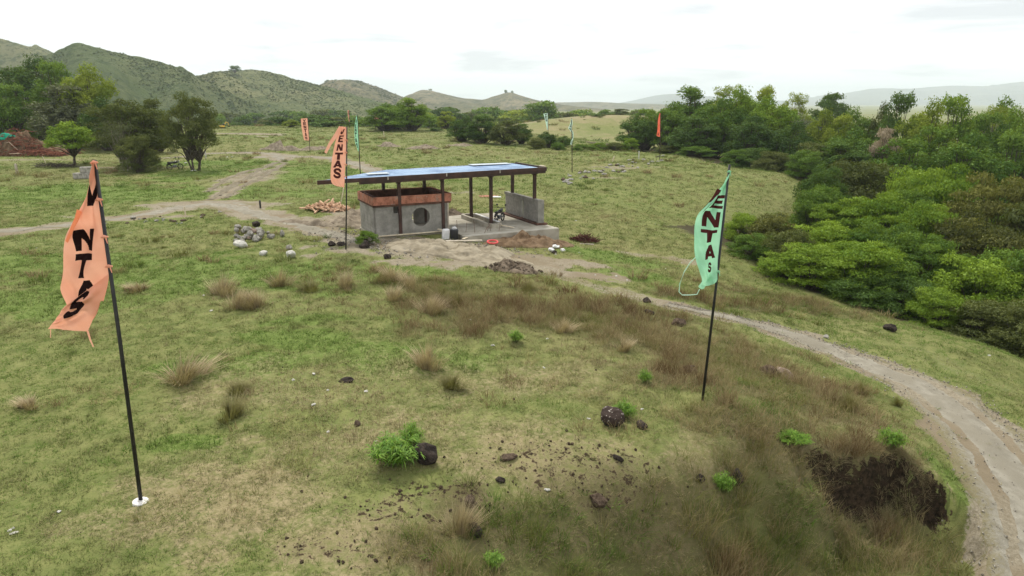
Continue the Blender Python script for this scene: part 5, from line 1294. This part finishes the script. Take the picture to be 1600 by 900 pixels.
strip('folded_edge', [(1124, 296), (1116, 309), (1108, 319), (1096, 331)], Yb - .02, .10, 'print_brown', r, b)
m = MB(); m.tube([tuple(at_y(*q, Yb - .05) - b) for q in ((1087, 402), (1078, 411), (1069, 425), (1062, 444), (1061, 456), (1066, 461), (1078, 461), (1089, 460), (1093, 452))], .011, 6); m.build('cord', MATS['cloth_pale'], r)
for px, py in ((1139, 268), (1122, 424)): tie(px, py, Yb - .03, 'cloth_green', r, b, .04)
# orange banner in front of the shelter roof
r, b = banner('orange VENTAS banner with a loose side strip, standing before the shelter', (540, 390), (542, 197), thick=.035); Yb = b.y
rows = [(0,532.5,197.5,0,543,199,0),(.10,529.5,206,-.04,542.3,206,0),(.27,524,222,-.08,541.5,222,0),(.50,519.5,244,-.08,540.5,244,0),(.72,517,264,-.08,539.3,265,0),(.88,517,281,-.05,538.5,282,0),(.95,520.5,288,-.03,538.2,289,0),(1,527,291,-.02,538,293,0)]
cloth('flag', rows, Yb, 60, 220, [('V', .12, .66, .055, .15), ('E', .22, .66, .17, .275), ('N', .22, .72, .31, .415), ('T', .16, .76, .44, .56), ('A', .16, .76, .57, .69), ('S', .18, .74, .70, .85)], 'cloth_orange', 'print_brown', r, b, .04, 3)
strip('loose_strip', [(533, 199), (526, 210), (516, 224), (508.5, 239)], Yb - .1, .24, 'cloth_orange', r, b)
for py in (219, 238, 257, 276): tie(541.5 - (py-219)*.04, py, Yb - .04, 'cloth_orange', r, b, .07)
# the banners further back
def far_banner(label, base, top, rows, mat, ink, letters, Y=None, thick=.045, wave=.05):
    r, b = banner(label, base, top, Y, thick, 'pole_thin'); cloth('flag', rows, b.y, 34, 120, letters, mat, ink, r, b, wave, base[0]); return r
far_banner('distant orange VENTAS banner, farthest at the left of the field', (484.5, 236), (480.5, 184), [(0,470,185.5,0,480.5,184.5,0),(.5,471.5,201,-.1,482,201,0),(1,475,219,0,483.3,219.5,0)], 'cloth_orange', 'print_brown', word(.06, .95, .28, .72))
far_banner('slim mint green banner seen edge on behind the orange one', (563, 272), (558, 179), [(0,557,180,0,558.5,180,0),(.25,554.5,194,-.3,559.3,194,0),(.5,553.8,206,-.4,560,206,0),(.75,555,222,-.3,560.6,222,0),(1,559.5,236,0,561.3,236,0)], 'cloth_green', 'print_black', word(.12, .9, .08, .55), thick=.05)
far_banner('tiny orange banner on the skyline between two trees', (547, 208), (545.5, 171.5), [(0,543,172.5,0,545.7,172,0),(.5,543.6,180,-.1,546,180,0),(1,545.3,190,0,546.3,190,0)], 'cloth_orange', 'print_brown', word(.08, .8, .2, .8), Y=176, thick=.06)
far_banner('white green banner tapering to a point over the dark bushes', (856.5, 229), (856, 176.5), [(0,849,177.5,0,856,177,0),(.3,851,185,-.1,856,185,0),(1,855,203,0,856.3,203,0)], 'cloth_pale', 'print_black', [('V', .2, .8, .04, .18), ('E', .2, .8, .2, .34), ('N', .2, .8, .36, .5)], Y=120, thick=.05)
far_banner('pale green twisted banner on the field edge right of the roof', (894, 270), (893, 185), [(0,892.5,186,0,894,186,0),(.2,890,196,-.1,894.6,193,0),(.32,888,200,-.2,893.5,202,0),(.45,892.5,207,0,895.5,206,0),(.7,893.5,215,0,896,214,0),(.9,891.5,224,0,894.6,222,0),(1,892.5,226.5,0,894.3,226,0)], 'cloth_pale', 'print_black', word(.05, .75, .25, .75), thick=.045)
far_banner('narrow red orange banner in front of the woodland', (1031, 250), (1032, 176.5), [(0,1030.5,177,0,1032.3,177,0),(.3,1028,188,-.1,1032,188,0),(.6,1027.5,200,-.1,1031.5,200,0),(1,1026,212.5,0,1031.2,214,0)], 'cloth_red', 'print_brown', [('A', .25, .6, .8, .93)], thick=.05)
# ------------------------------------------------------------------ rocks
plain('rock_dark', (.016, .012, .010), (.055, .042, .034), 5, .9, .2, .7, .03)
plain('rock_brown', (.055, .038, .026), (.13, .095, .068), 6, .95, .1, .8, .04)
plain('rock_pale', (.19, .18, .155), (.36, .34, .30), 4, .9, .2, .6, .03)
plain('rock_pink', (.20, .145, .11), (.33, .26, .21), 4, .9, .2, .6, .03)
plain('rock_white', (.40, .39, .35), (.56, .54, .49), 5, .85, .2, .5, .02)
t = NT('rock_spotted'); co = t.coords(); n = t.noise(6, 5, co)
t.done(t.bsdf(t.mix(t.rng(t.noise(9, 3, co), .60, .66), t.mix(n, (.020, .013, .010), (.060, .042, .034)), (.40, .36, .32)), .9, .2, 0, n, .6, .03))
RM = {}
def rock(px, py, size, mat, label, cat='rock', name='rock', dims=(1, .85, .75), group=None, sink=.25, rz=None, k=None):
    p = at(px, py); k = (int(px*7 + py*3) if k is None else k) % 6
    if (mat, k) not in RM:
        me = rock_mesh(40 + k*3, 3, .3, 1.0); me.materials.append(MATS[mat]); RM[(mat, k)] = me
    o = link(name, RM[(mat, k)], None, None, (p.x, p.y, p.z + size*dims[2]*(.5-sink)), (rnd.uniform(-.2, .2), rnd.uniform(-.2, .2), rnd.uniform(0, 6) if rz is None else rz), (size*dims[0], size*dims[1], size*dims[2]))
    return tag(o, label, cat, group)
rock(957, 664, .58, 'rock_spotted', 'round dark boulder with white spots beside a green shrub', dims=(1, .9, .95), sink=.12, rz=.2)
rock(1003, 668, .34, 'rock_dark', 'small black rock right of the spotted boulder', dims=(1, .8, .7))
rock(664, 720, .62, 'rock_dark', 'black rock with a pale edge beside the big green shrub', dims=(1, .8, .8), sink=.15, rz=-.4)
rock(540, 596, .42, 'rock_dark', 'flat black stone lying in the open grass', dims=(1, .6, .35), rz=.15)
rock(558, 664, .20, 'rock_brown', 'little brown lump left of the big green shrub', dims=(1, .8, .7))
rock(795, 716, .42, 'rock_brown', 'brown clod on the bare straw right of the shrub', dims=(1, .6, .35), rz=.5)
rock(782, 752, .22, 'rock_dark', 'small black stone below the brown clod', dims=(1, .7, .6))
rock(934, 786, .40, 'rock_brown', 'brown lump of earth at the edge of the tall grass', dims=(1, .8, .7))
rock(742, 834, .38, 'rock_dark', 'black hollow stump stone in the front grass', dims=(.8, .7, .8))
rock(733, 790, .34, 'rock_brown', 'brown rotten stump end in the front grass', dims=(.7, .7, .9))
rock(966, 718, .26, 'rock_dark', 'dark broken stone in the straw right of the middle', dims=(1, .6, .5))
rock(1094, 750, .24, 'rock_dark', 'dark stone at the left end of the bare ledge', dims=(1, .7, .8))
rock(1152, 752, .40, 'rock_dark', 'dark stone under the bare ledge left of the cut', dims=(.8, .7, 1))
rock(1015, 490, .45, 'rock_dark', 'black rock just before the road in the brown grass', dims=(1, .7, .5))
rock(1010, 472, .55, 'rock_dark', 'mossy dark rock beside the bend of the road', dims=(1, .7, .55))
rock(1060, 508, .62, 'rock_brown', 'brown hump of rock left of the green banner pole', dims=(1, .8, .6))
rock(1076, 582, .60, 'rock_brown', 'grey brown rock half buried by the banner pole', dims=(1, .8, .5))
rock(1200, 584, .62, 'rock_brown', 'dark weathered rock on the brown knoll', dims=(1, .8, .6))
rock(1224, 588, .62, 'rock_pink', 'pinkish rock next to the weathered one on the knoll', dims=(1, .8, .6))
rock(1390, 516, .55, 'rock_dark', 'black rock on the verge below the thicket', dims=(1, .8, .75))
rock(605, 404, .48, 'rock_dark', 'black round rock in the grass before the shelter', dims=(1, .8, .7))
rock(518, 384, .55, 'rock_dark', 'left of two dark rocks beside the banner pole', dims=(1, .8, .65))
rock(533, 383, .50, 'rock_dark', 'right of two dark rocks beside the banner pole', dims=(1, .8, .5))
rock(570, 386, .70, 'rock_dark', 'black rock under the bush at the shelter corner', dims=(1, .8, .7))
rock(866, 396, .32, 'rock_dark', 'dark stone at the foot of the brown earth bank')
rock(1290, 527, .30, 'rock_pale', 'small pale stone beside the road', dims=(1, .7, .5))
rock(378, 387, .80, 'rock_white', 'long white stone in front of the pale rock pile', dims=(1, .55, .55), rz=.05, sink=.1)
rock(412, 399, .40, 'rock_white', 'small white stone below the pale rock pile', sink=.15)
rock(452, 390, .38, 'rock_pale', 'grey white stone, upper of two right of the pile', sink=.1)
rock(455, 402, .50, 'rock_white', 'white round stone, lower of two right of the pile', dims=(1, .85, .8), sink=.1)
rock(441, 369, .40, 'rock_pale', 'upright pale stone at the right of the rock pile', dims=(.9, .7, 1), sink=.1)
for i in range(34):
    px = rnd.gauss(394, 13); py = 372 + rnd.gauss(0, 4.0); s_ = rnd.uniform(.26, .52)
    o = rock(px, py, s_, 'rock_pink' if i % 7 == 0 else 'rock_pale', 'grey stone in the rock pile on the grass', dims=(1, .8, .75), group='stones of the pale rock pile', sink=.1)
    if i % 3 == 0: o.location.z += .28
rock(401, 358, .5, 'rock_dark', 'dark stone on top of the pale rock pile', sink=-.3)
for i in range(60):
    t_ = rnd.random(); px = 882 + 160*t_ + rnd.uniform(-10, 10); py = 283 - 36*t_ + rnd.uniform(-7, 7)
    rock(px, py, rnd.uniform(.25, .7), 'rock_pale' if i % 4 else 'rock_brown', 'pale stone strewn along the top of the sloping field', dims=(1, .7, .45), group='stones strewn along the field edge')
for i in range(26):
    px = rnd.uniform(160, 345); py = 336 - (px-160)*.02 + rnd.uniform(-5, 8) if px > 290 else rnd.uniform(338, 352)
    rock(px, py, rnd.uniform(.15, .4), 'rock_brown' if i % 2 else 'rock_pale', 'clod along the rim of the dirt track', dims=(1, .7, .5), group='clods along the track', cat='clod', name='clod')
for i, (px, py) in enumerate([(15,830),(22,834),(92,800),(20,826),(490,585),(458,594),(512,610),(572,612),(490,633),(513,675),(587,690),(855,766),(920,655),(1003,640),(770,540),(855,530),(1288,590),(1545,556),(318,462),(290,395),(236,396),(330,486),(57,388),(205,364),(868,398),(905,395),(930,430),(963,432),(980,438),(1040,420),(1065,411),(850,360),(1010,358),(1024,350),(900,345),(735,500),(850,575),(290,255),(300,267),(305,267),(355,246),(363,246)]):
    rock(px, py, .09 + .07*((i*37) % 10)/10 + (.25 if py < 280 else 0), 'rock_white', 'scrap of white litter or stone in the grass', dims=(1, .7, .4), group='white scraps in the grass', cat='scrap', name='white_scrap')

# ------------------------------------------------------------------ shrubs, tussocks and saplings of the pasture
leafy('leaf_lime', (.070, .170, .016), (.190, .310, .040), .35, .2)
leafy('straw_blade', (.220, .165, .090), (.560, .450, .285), .25, .3)
leafy('olive_blade', (.120, .110, .040), (.240, .210, .090), .25, .3)
plain('stem_green', (.08, .11, .03), (.13, .15, .05), 6)
def whorl_shrub(seed, n_sh=40, leaf=.22, wid=.013, R=.5, H=.75):
    """shoots with whorls of narrow leaves"""
    rng = np.random.default_rng(seed); V, F, T = [], [], []; stems = MB()
    for s in range(n_sh):
        a = rng.uniform(0, 6.283); r = R*math.sqrt(rng.random()); h = H*rng.uniform(.45, 1)*(1-.45*(r/R)**2)
        tip = np.array([r*math.cos(a), r*math.sin(a), h]); base = np.array([r*.25*math.cos(a), r*.25*math.sin(a), 0])
        stems.tube([tuple(base), tuple((base+tip)/2 + np.array([0, 0, .05])), tuple(tip)], [.009, .007, .004], 4, False)
        for k in range(26):
            f = 1 - .55*rng.random()**1.3; p = base + (tip-base)*f + np.array([0, 0, .05*math.sin(f*3)])
            d = unit(np.array([rng.normal(), rng.normal(), rng.uniform(-.25, .75)])); L = leaf*rng.uniform(.6, 1.2); sd_ = unit(np.cross(d, [0, 0, 1.0]) + 1e-6)
            up = np.cross(sd_, d); w = wid*rng.uniform(.7, 1.2); o = len(V); m_ = p + d*L*.55 + up*L*.10
            V += [p, m_ - sd_*w, p + d*L - up*L*.12*0 - np.array([0, 0, L*.18]), m_ + sd_*w]; F.append((o, o+1, o+2, o+3)); T.append(np.clip(.25 + .75*f*h/H*rng.uniform(.6, 1), 0, 1)*0 + rng.random())
    me = np_mesh('leaves', np.array(V), np.array(F)); attr(me, 'tint', T, 'FACE'); return me, stems.mesh('stems')
WS = [whorl_shrub(600+i) for i in range(3)]
for lm, sm in WS: lm.materials.append(MATS['leaf_lime']); sm.materials.append(MATS['stem_green'])
def lime(px, py, w, h, label, k=0):
    p = at(px, py); r = empty('shrub', tuple(p), px, (w, w, h/.75)); tag(r, label, 'shrub', 'bright green shrubs of the pasture')
    link('leaves', WS[k % 3][0], None, r); link('stems', WS[k % 3][1], None, r)
lime(616, 726, 1.05, .70, 'big bright green shrub with narrow leaves in the front grass'); lime(642, 700, .55, .62, 'taller shoot of bright green behind the big front shrub', 1)
lime(976, 656, .55, .50, 'bright green tuft behind the spotted boulder', 1); lime(1392, 700, .72, .55, 'yellow green shrub on the tip of the knoll above the cut', 2)
lime(805, 535, .50, .42, 'lone small green shrub before the brown grass', 1); lime(1008, 600, .42, .45, 'small green sprig left of the green banner pole', 2)
lime(1130, 768, .45, .5, 'green shoot at the bare ledge left of the cut', 0); lime(1240, 692, .8, .26, 'low green patch of shoots on the knoll above the cut', 1)
lime(772, 884, .35, .3, 'light green weed at the bottom edge', 0)
tree_px('shrub_mid', 573, 361, 34.2, 34, 'dark green bush at the corner of the block room', 'bush', 'bush')
def tussock_mesh(seed, n=620, H=.66, R=.22, fan=.8, wid=.008):
    rng = np.random.default_rng(seed); V, F, T = [], [], []; ln = rng.uniform(0, 6.28); lv = np.array([math.cos(ln), math.sin(ln), 0])*.22
    for b in range(n):
        a = rng.uniform(0, 6.283); r = R*(1+.45*math.sin(2*a+seed)+.3*math.sin(3*a+2*seed))*math.sqrt(rng.random()); q = min(r/R, 1.0)
        base = np.array([r*math.cos(a), r*math.sin(a), -.03]); out = np.array([math.cos(a+rng.normal()*.4), math.sin(a+rng.normal()*.4), 0])
        h = H*(rng.uniform(.5, 1.1) if rng.random() < .8 else rng.uniform(.25, 1.35))*(1-.25*q); c = fan*h*(.15+q*.9)*rng.uniform(.4, 1.3); sd_ = np.array([-out[1], out[0], 0]); w = wid*rng.uniform(.7, 1.3); o = len(V)
        for s, ws in ((0, 1), (.55, .8), (1, .15)):
            p = base + out*c*s**1.6 + lv*h*s*s + np.array([0, 0, h*(s-.22*q*s*s)]); V += [p-sd_*w*ws/2, p+sd_*w*ws/2]
        F += [(o, o+1, o+3, o+2), (o+2, o+3, o+5, o+4)]; tt = rng.random(); T += [tt*.7, min(1, tt*.8+.2)]
    me = np_mesh('tussock', np.array(V), np.array(F)); attr(me, 'tint', T, 'FACE'); return me
TM = {m: [tussock_mesh(700 + i + 10*(m == 'olive_blade')) for i in range(3)] for m in ('straw_blade', 'olive_blade')}
for m_, L_ in TM.items():
    for me in L_: me.materials.append(MATS[m_])
for i, (px, py, w, h, mt, lb) in enumerate([
    (350,461,1.5,1.25,'straw_blade','straw tussock, left of the close group of three'), (374,482,1.3,1.1,'straw_blade','straw tussock at the front of the group of three'), (399,480,1.3,1.1,'straw_blade','straw tussock, right of the group of three'),
    (438,447,1.35,1.1,'straw_blade','pale straw tussock above the group of three'), (485,455,1.4,.75,'olive_blade','low olive tussock between two pale ones'), (539,449,1.1,1.15,'straw_blade','upright straw tussock below the banner pole'),
    (612,440,1.5,1.1,'straw_blade','wide straw tussock before the sand'), (640,448,1.1,.95,'straw_blade','straw tussock touching the wide one'), (595,443,.9,.8,'olive_blade','small tussock at the left of the wide straw one'),
    (615,469,1.2,.95,'straw_blade','straw tussock below the wide one'), (674,490,1.3,1.1,'straw_blade','straw tussock at the left of the brown patch'), (712,476,1.3,.85,'olive_blade','olive tussock at the brown patch'),
    (668,574,1.25,1.2,'straw_blade','lone tall straw tussock in the middle grass'), (362,652,1.05,.75,'olive_blade','olive tussock right of the near banner pole'), (290,594,1.7,1.0,'straw_blade','bushy brown tussock right of the near banner flag'),
    (372,614,.9,.45,'olive_blade','low grey tussock above the olive one'), (705,605,1.1,.6,'olive_blade','low tussock right of the lone tall one'), (215,455,1.4,.6,'straw_blade','faint brown tussock behind the near banner pole'),
    (975,548,.8,.7,'straw_blade','small brown tussock left of the green shoots on the knoll'), (1345,617,.55,.75,'olive_blade','green brown tussock at the road side of the knoll'), (1326,640,.8,.8,'olive_blade','tussock on the crest of the knoll by the road'), (1402,634,.5,.5,'olive_blade','small tussock on the bank above the road'),
    (45,636,.8,.4,'straw_blade','pale flat tussock at the left edge'), (880,520,.9,.8,'straw_blade','brown tussock in the brown patch'), (825,455,1.0,.7,'olive_blade','olive tussock at the top of the brown patch'), (720,835,.8,1.0,'straw_blade','dead brown tussock by the stump in the front grass'), (690,465,1.0,.8,'olive_blade','olive tussock left of the brown patch')]):
    p = at(px, py); o = link('grass_tussock', TM[mt][i % 3], None, None, tuple(p), (0, 0, i*1.3), (w*.95, w*.95, h*1.1)); tag(o, lb, 'grass tussock', 'dry grass tussocks')

# ------------------------------------------------------------------ heap of split timber, brush pile
plain('split_wood', (.42, .25, .15), (.62, .42, .28), 5, .85, .2, .3, .01); plain('split_wood_dark', (.20, .13, .085), (.34, .23, .15), 5, .85, .2, .3, .01)
SW = []
for i in range(5):
    m = MB(); L_ = .55 + .12*i; m.add([(-L_/2, -.06, -.03), (L_/2, -.05, -.035), (L_/2, .06, -.03), (-L_/2, .055, -.02), (-L_/2, -.03, .05), (L_/2, -.02, .045), (L_/2, .035, .04), (-L_/2, .03, .05)], [(3,2,1,0),(4,5,6,7),(0,1,5,4),(1,2,6,5),(2,3,7,6),(3,0,4,7)])
    me = m.mesh('billet'); me.materials.append(MATS['split_wood' if i != 2 else 'split_wood_dark']); SW.append(me)
c0 = at(508, 330)
for i in range(110):
    a = rnd.uniform(0, 6.28); r = rnd.random()**.55; x, y = c0.x + 1.45*r*math.cos(a), c0.y + 1.1*r*math.sin(a)
    o = link('billet', SW[rnd.choice([0, 1, 2, 3, 4, 0, 1, 3, 4])], None, None, (x, y, hz(x, y) + .05 + .55*max(0, 1-r**1.5)*rnd.uniform(.6, 1.0)), (rnd.uniform(-.4, .4), rnd.uniform(-.5, .5), rnd.uniform(0, 6.28)), rnd.uniform(.8, 1.3))
    tag(o, 'split piece of pinkish timber in the heap left of the shelter', 'timber', 'pieces of the timber heap')
plain('dead_wood', (.130, .045, .028), (.260, .105, .066), 4, .95, .1, .4, .02); plain('dead_wood_pale', (.28, .20, .14), (.42, .32, .24), 4, .95, .1, .4, .02)
bp = at(25, 242); BPR = empty('brush_pile', tuple(bp)); tag(BPR, 'long heap of red brown roots and branches at the left edge', 'brush pile')
def twigs(mat, name, n, L0, L1, r0, seed):
    rng = random.Random(seed); m = MB()
    for i in range(n):
        u = rng.uniform(-1, 1); v = rng.uniform(-1, 1); top = 3.4*max(0, 1-abs(u+.25*0)**1.6)*max(0, 1-v*v)*(.55+.45*math.sin(u*4+1.3))**.5 if True else 0
        x, y, z = u*7.2, v*2.6, rng.uniform(.05, 1)*max(top, .15); L_ = rng.uniform(L0, L1); a = rng.uniform(0, 6.28); e = rng.uniform(-.3, .35)
        d = Vector((math.cos(a)*math.cos(e), math.sin(a)*math.cos(e), math.sin(e)))*L_; k_ = Vector((rng.uniform(-.2, .2), rng.uniform(-.2, .2), rng.uniform(0, .25)))*L_
        p0 = Vector((x, y, z)) - d/2; p0.z = max(p0.z, .02); m.tube([p0, Vector((x, y, z)) + k_, p0 + d], [r0, r0*.8, r0*.35], 4, False)
    return m.build(name, MATS[mat], BPR)
o = twigs('dead_wood', 'branches', 1500, .9, 2.4, .045, 3); o['kind'] = 'stuff'
for i in range(9): twigs('dead_wood_pale', 'limb', 1, 2.5, 4.5, .10, 40+i)
hp = heap('root_mound', 'earth_brown', '', '', (bp.x, bp.y), 7.2, 2.6, 2.4, 0, 77, .5, .6); hp.parent = BPR; hp.location = (0, 0, 0)
for k_ in ('label', 'category'):
    if k_ in hp: del hp[k_]
cloth_mat('tarp_green', (.02, .34, .22), (.05, .45, .30), .1)
p = at_y(6, 213, bp.y - 1.5); q = np.linspace(-1, 1, 12); U, V_ = np.meshgrid(q, q); ii = np.arange(144).reshape(12, 12)
me = np_mesh('tarpaulin', np.stack([U*1.1, V_*.5, .25*np.sin(U*3+V_*2)+.15*np.cos(V_*5)-.12*U*U], -1).reshape(-1, 3), np.stack([ii[:-1, :-1], ii[:-1, 1:], ii[1:, 1:], ii[1:, :-1]], -1).reshape(-1, 4), True)
tag(link('tarpaulin', me, MATS['tarp_green'], loc=(p.x, p.y, p.z), rot=(.5, -.15, .1)), 'green tarpaulin thrown over the end of the brush pile', 'tarpaulin')
# low tangle of brush between the small round tree and the stake
m = MB(); rg = random.Random(9)
for i in range(260):
    x, y = rg.uniform(-2.2, 2.2), rg.uniform(-.5, .5); L_ = rg.uniform(.4, 1.1); a = rg.uniform(0, 6.28); z = rg.uniform(0, .35)
    m.tube([(x, y, z), (x+L_*.5*math.cos(a), y+L_*.5*math.sin(a), z+rg.uniform(.05, .3)), (x+L_*math.cos(a), y+L_*math.sin(a), z+rg.uniform(-.1, .3))], [.02, .015, .006], 4, False)
p = at(88, 262); tag(m.build('brush_heap', MATS['bark'], None, loc=tuple(p)), 'low tangle of cut branches under the small round tree', 'brush pile')
# ------------------------------------------------------------------ blocks, stakes, hut, digger
for a_, (px, py, dz, lb) in enumerate([(125, 279, 0, 'pale concrete block on the grass, left of three'), (139, 279, 0, 'pale concrete block carrying another behind the near banner'), (137.5, 279, .56, 'pale concrete block stacked on top of the others')]):
    p = at(px, py); mb = MB(); w = .92 if dz == 0 else 1.05; mb.box(-w/2, w/2, -.35, .35, 0, .55)
    tag(mb.build('concrete_block', MATS['rock_pale'], None, .03, loc=(p.x, p.y, p.z + dz), rot=(0, 0, .15 + a_*.12)), lb, 'block', 'concrete blocks behind the near banner')
def stake(px, py, h, label, mat='timber', w=.04, lean=0):
    p = at(px, py); mb = MB(); mb.box(-w, w, -w, w, -.1, h); mb.add([(-w, -w, h+.0005), (w, -w, h+.0005), (w, w, h+.0005), (-w, w, h+.0005), (0, 0, h+.06)], [(0,1,4),(1,2,4),(2,3,4),(3,0,4)])
    tag(mb.build('stake', MATS[mat], None, loc=tuple(p), rot=(0, lean, 0)), label, 'stake', 'stakes in the field')
stake(27, 272, 1.0, 'grey post with a rail in the grass at the left', 'timber_grey', .09); stake(72, 256, .9, 'leaning pale stick by the brush pile', 'timber', .03, -.3); stake(322, 248, 1.0, 'white stake right of the narrow olive tree', 'rock_white', .05)
stake(290, 338, .6, 'short pale stake beside the dirt track', 'timber', .03); stake(998, 249, 1.0, 'white stake among the stones at the field edge', 'rock_white', .06); stake(957, 253, .7, 'leaning stake among the strewn stones', 'timber', .05, .25); stake(1094, 242, 1.6, 'leaning pale pole below the woodland', 'timber', .05, .7)
stake(532, 320, 1.2, 'leaning stick in the timber heap', 'timber', .03, .25); stake(600, 215, 1.2, 'thin pale post on the far field before the hut', 'timber', .06); stake(407, 325, .5, 'dark short peg where the tracks meet', 'black_plastic', .05)
HT = at_y(606, 206, 172); hut = empty('hut', (HT.x, HT.y, hz(HT.x, HT.y)), .1); tag(hut, 'small open hut with a rusty red roof under the trees', 'hut')
plain('rust_roof', (.22, .07, .04), (.34, .12, .075), 2, .8, .2); plain('hut_wall', (.22, .20, .17), (.34, .31, .27), 2, .9, .1)
mb = MB(); mb.add([(-3, -1.8, 2.2), (3, -1.8, 2.2), (3, 0, 3.0), (-3, 0, 3.0), (-3, 1.8, 2.2), (3, 1.8, 2.2), (-3, -1.8, 2.3), (3, -1.8, 2.3), (3, 0, 3.1), (-3, 0, 3.1), (-3, 1.8, 2.3), (3, 1.8, 2.3)], [(0,1,2,3)[::-1],(3,2,5,4)[::-1],(6,7,8,9),(9,8,11,10),(0,1,7,6),(4,5,11,10)[::-1],(1,2,8,7),(2,5,11,8),(0,3,9,6)[::-1],(3,4,10,9)[::-1]]); mb.build('roof', MATS['rust_roof'], hut)
mb = MB(); mb.box(-2.6, .4, .9, 1.4, 0, 2.2); mb.build('wall', MATS['hut_wall'], hut)
for x in (-2.7, 0, 2.7):
    mb = MB(); mb.box(x-.1, x+.1, -1.6, -1.4, 0, 2.25); mb.build('post', MATS['bark'], hut)
plain('digger_yellow', (.62, .38, .04), (.72, .46, .06), 3, .5, .4)
DG = at_y(349, 212, 172); dig = empty('digger', (DG.x, DG.y, hz(DG.x, DG.y)), .9, .45); tag(dig, 'tiny yellow digger with raised arm at the foot of the hill', 'digger')
for y in (-.9, .9):
    mb = MB(); mb.prism([(-1.4, .15), (-1.1, 0), (1.1, 0), (1.4, .15), (1.4, .5), (1.1, .65), (-1.1, .65), (-1.4, .5)], -.2, .2)
    o = mb.build('track', MATS['rubber'], dig, rot=(math.pi/2, 0, 0), loc=(0, y, 0))
mb = MB(); mb.box(-1.3, .9, -1.0, 1.0, .72, 1.6); mb.build('body', MATS['digger_yellow'], dig, .08)
mb = MB(); mb.box(.0, .95, -1.0, -.1, 1.605, 2.5); mb.build('cab', MATS['black_plastic'], dig, .06)
mb = MB(); mb.tube([(.9, .3, 1.3), (2.4, .3, 3.3), (3.6, .3, 3.0)], [.22, .2, .14], 6); arm = mb.build('boom', MATS['digger_yellow'], dig)
mb = MB(); mb.tube([(3.6, .3, 3.0), (3.9, .3, 1.4)], [.15, .1], 6); mb.build('stick', MATS['digger_yellow'], arm)
mb = MB(); mb.add([(3.6, 0, 1.4), (4.2, 0, 1.4), (4.1, 0, .8), (3.5, 0, .9), (3.6, .6, 1.4), (4.2, .6, 1.4), (4.1, .6, .8), (3.5, .6, .9)], [(0,1,2,3),(7,6,5,4),(0,4,5,1),(1,5,6,2),(2,6,7,3)]); mb.build('bucket', MATS['rubber'], arm)
# heap of dark red brush right of the shelter
p = at(912, 378); m = MB(); rg = random.Random(19)
for i in range(320):
    u, a = rg.random()**.5, rg.uniform(0, 6.28); x, y = .85*u*math.cos(a), .5*u*math.sin(a); z = .5*(1-u**1.5)*rg.random(); L_ = rg.uniform(.15, .45); b_ = rg.uniform(0, 6.28); e = rg.uniform(-.2, .8)
    m.tube([(x, y, z), (x+L_*math.cos(b_)*math.cos(e), y+L_*math.sin(b_)*math.cos(e), z+L_*math.sin(e))], [.022, .010], 4, False)
plain('red_brush', (.055, .020, .016), (.110, .042, .034), 5, .95, .1)
tag(m.build('brush_heap', MATS['red_brush'], None, loc=tuple(p)), 'small heap of dark red twigs on the grass right of the slab', 'brush pile')
thing_box('plank', 'timber_grey', 'pale split stick lying before the dark red twigs', 'plank', tuple(at(917, 382)), -.25, (.8, .09, .05))
thing_box('plank', 'timber', 'thin white bar lying far back at the foot of the hill', 'plank', (*tuple(at(410, 214.5))[:2], at(410, 214.5).z + .05), 0, (2.2, .3, .15))
# ------------------------------------------------------------------ air
t = NT('haze_air')
pv = t.n.new('ShaderNodeVolumePrincipled')
pv.inputs['Color'].default_value = (.84, .92, 1.0, 1)
pv.inputs['Density'].default_value = 1.5e-4
pv.inputs['Anisotropy'].default_value = 0.0
t.l.new(pv.outputs[0], t.out.inputs['Volume'])
hb = MB(); hb.box(-9300, 9300, -70, 16300, -85, 350)
tag(hb.build('haze', MATS['haze_air']), 'pale haze in the air over the valley', kind='stuff')
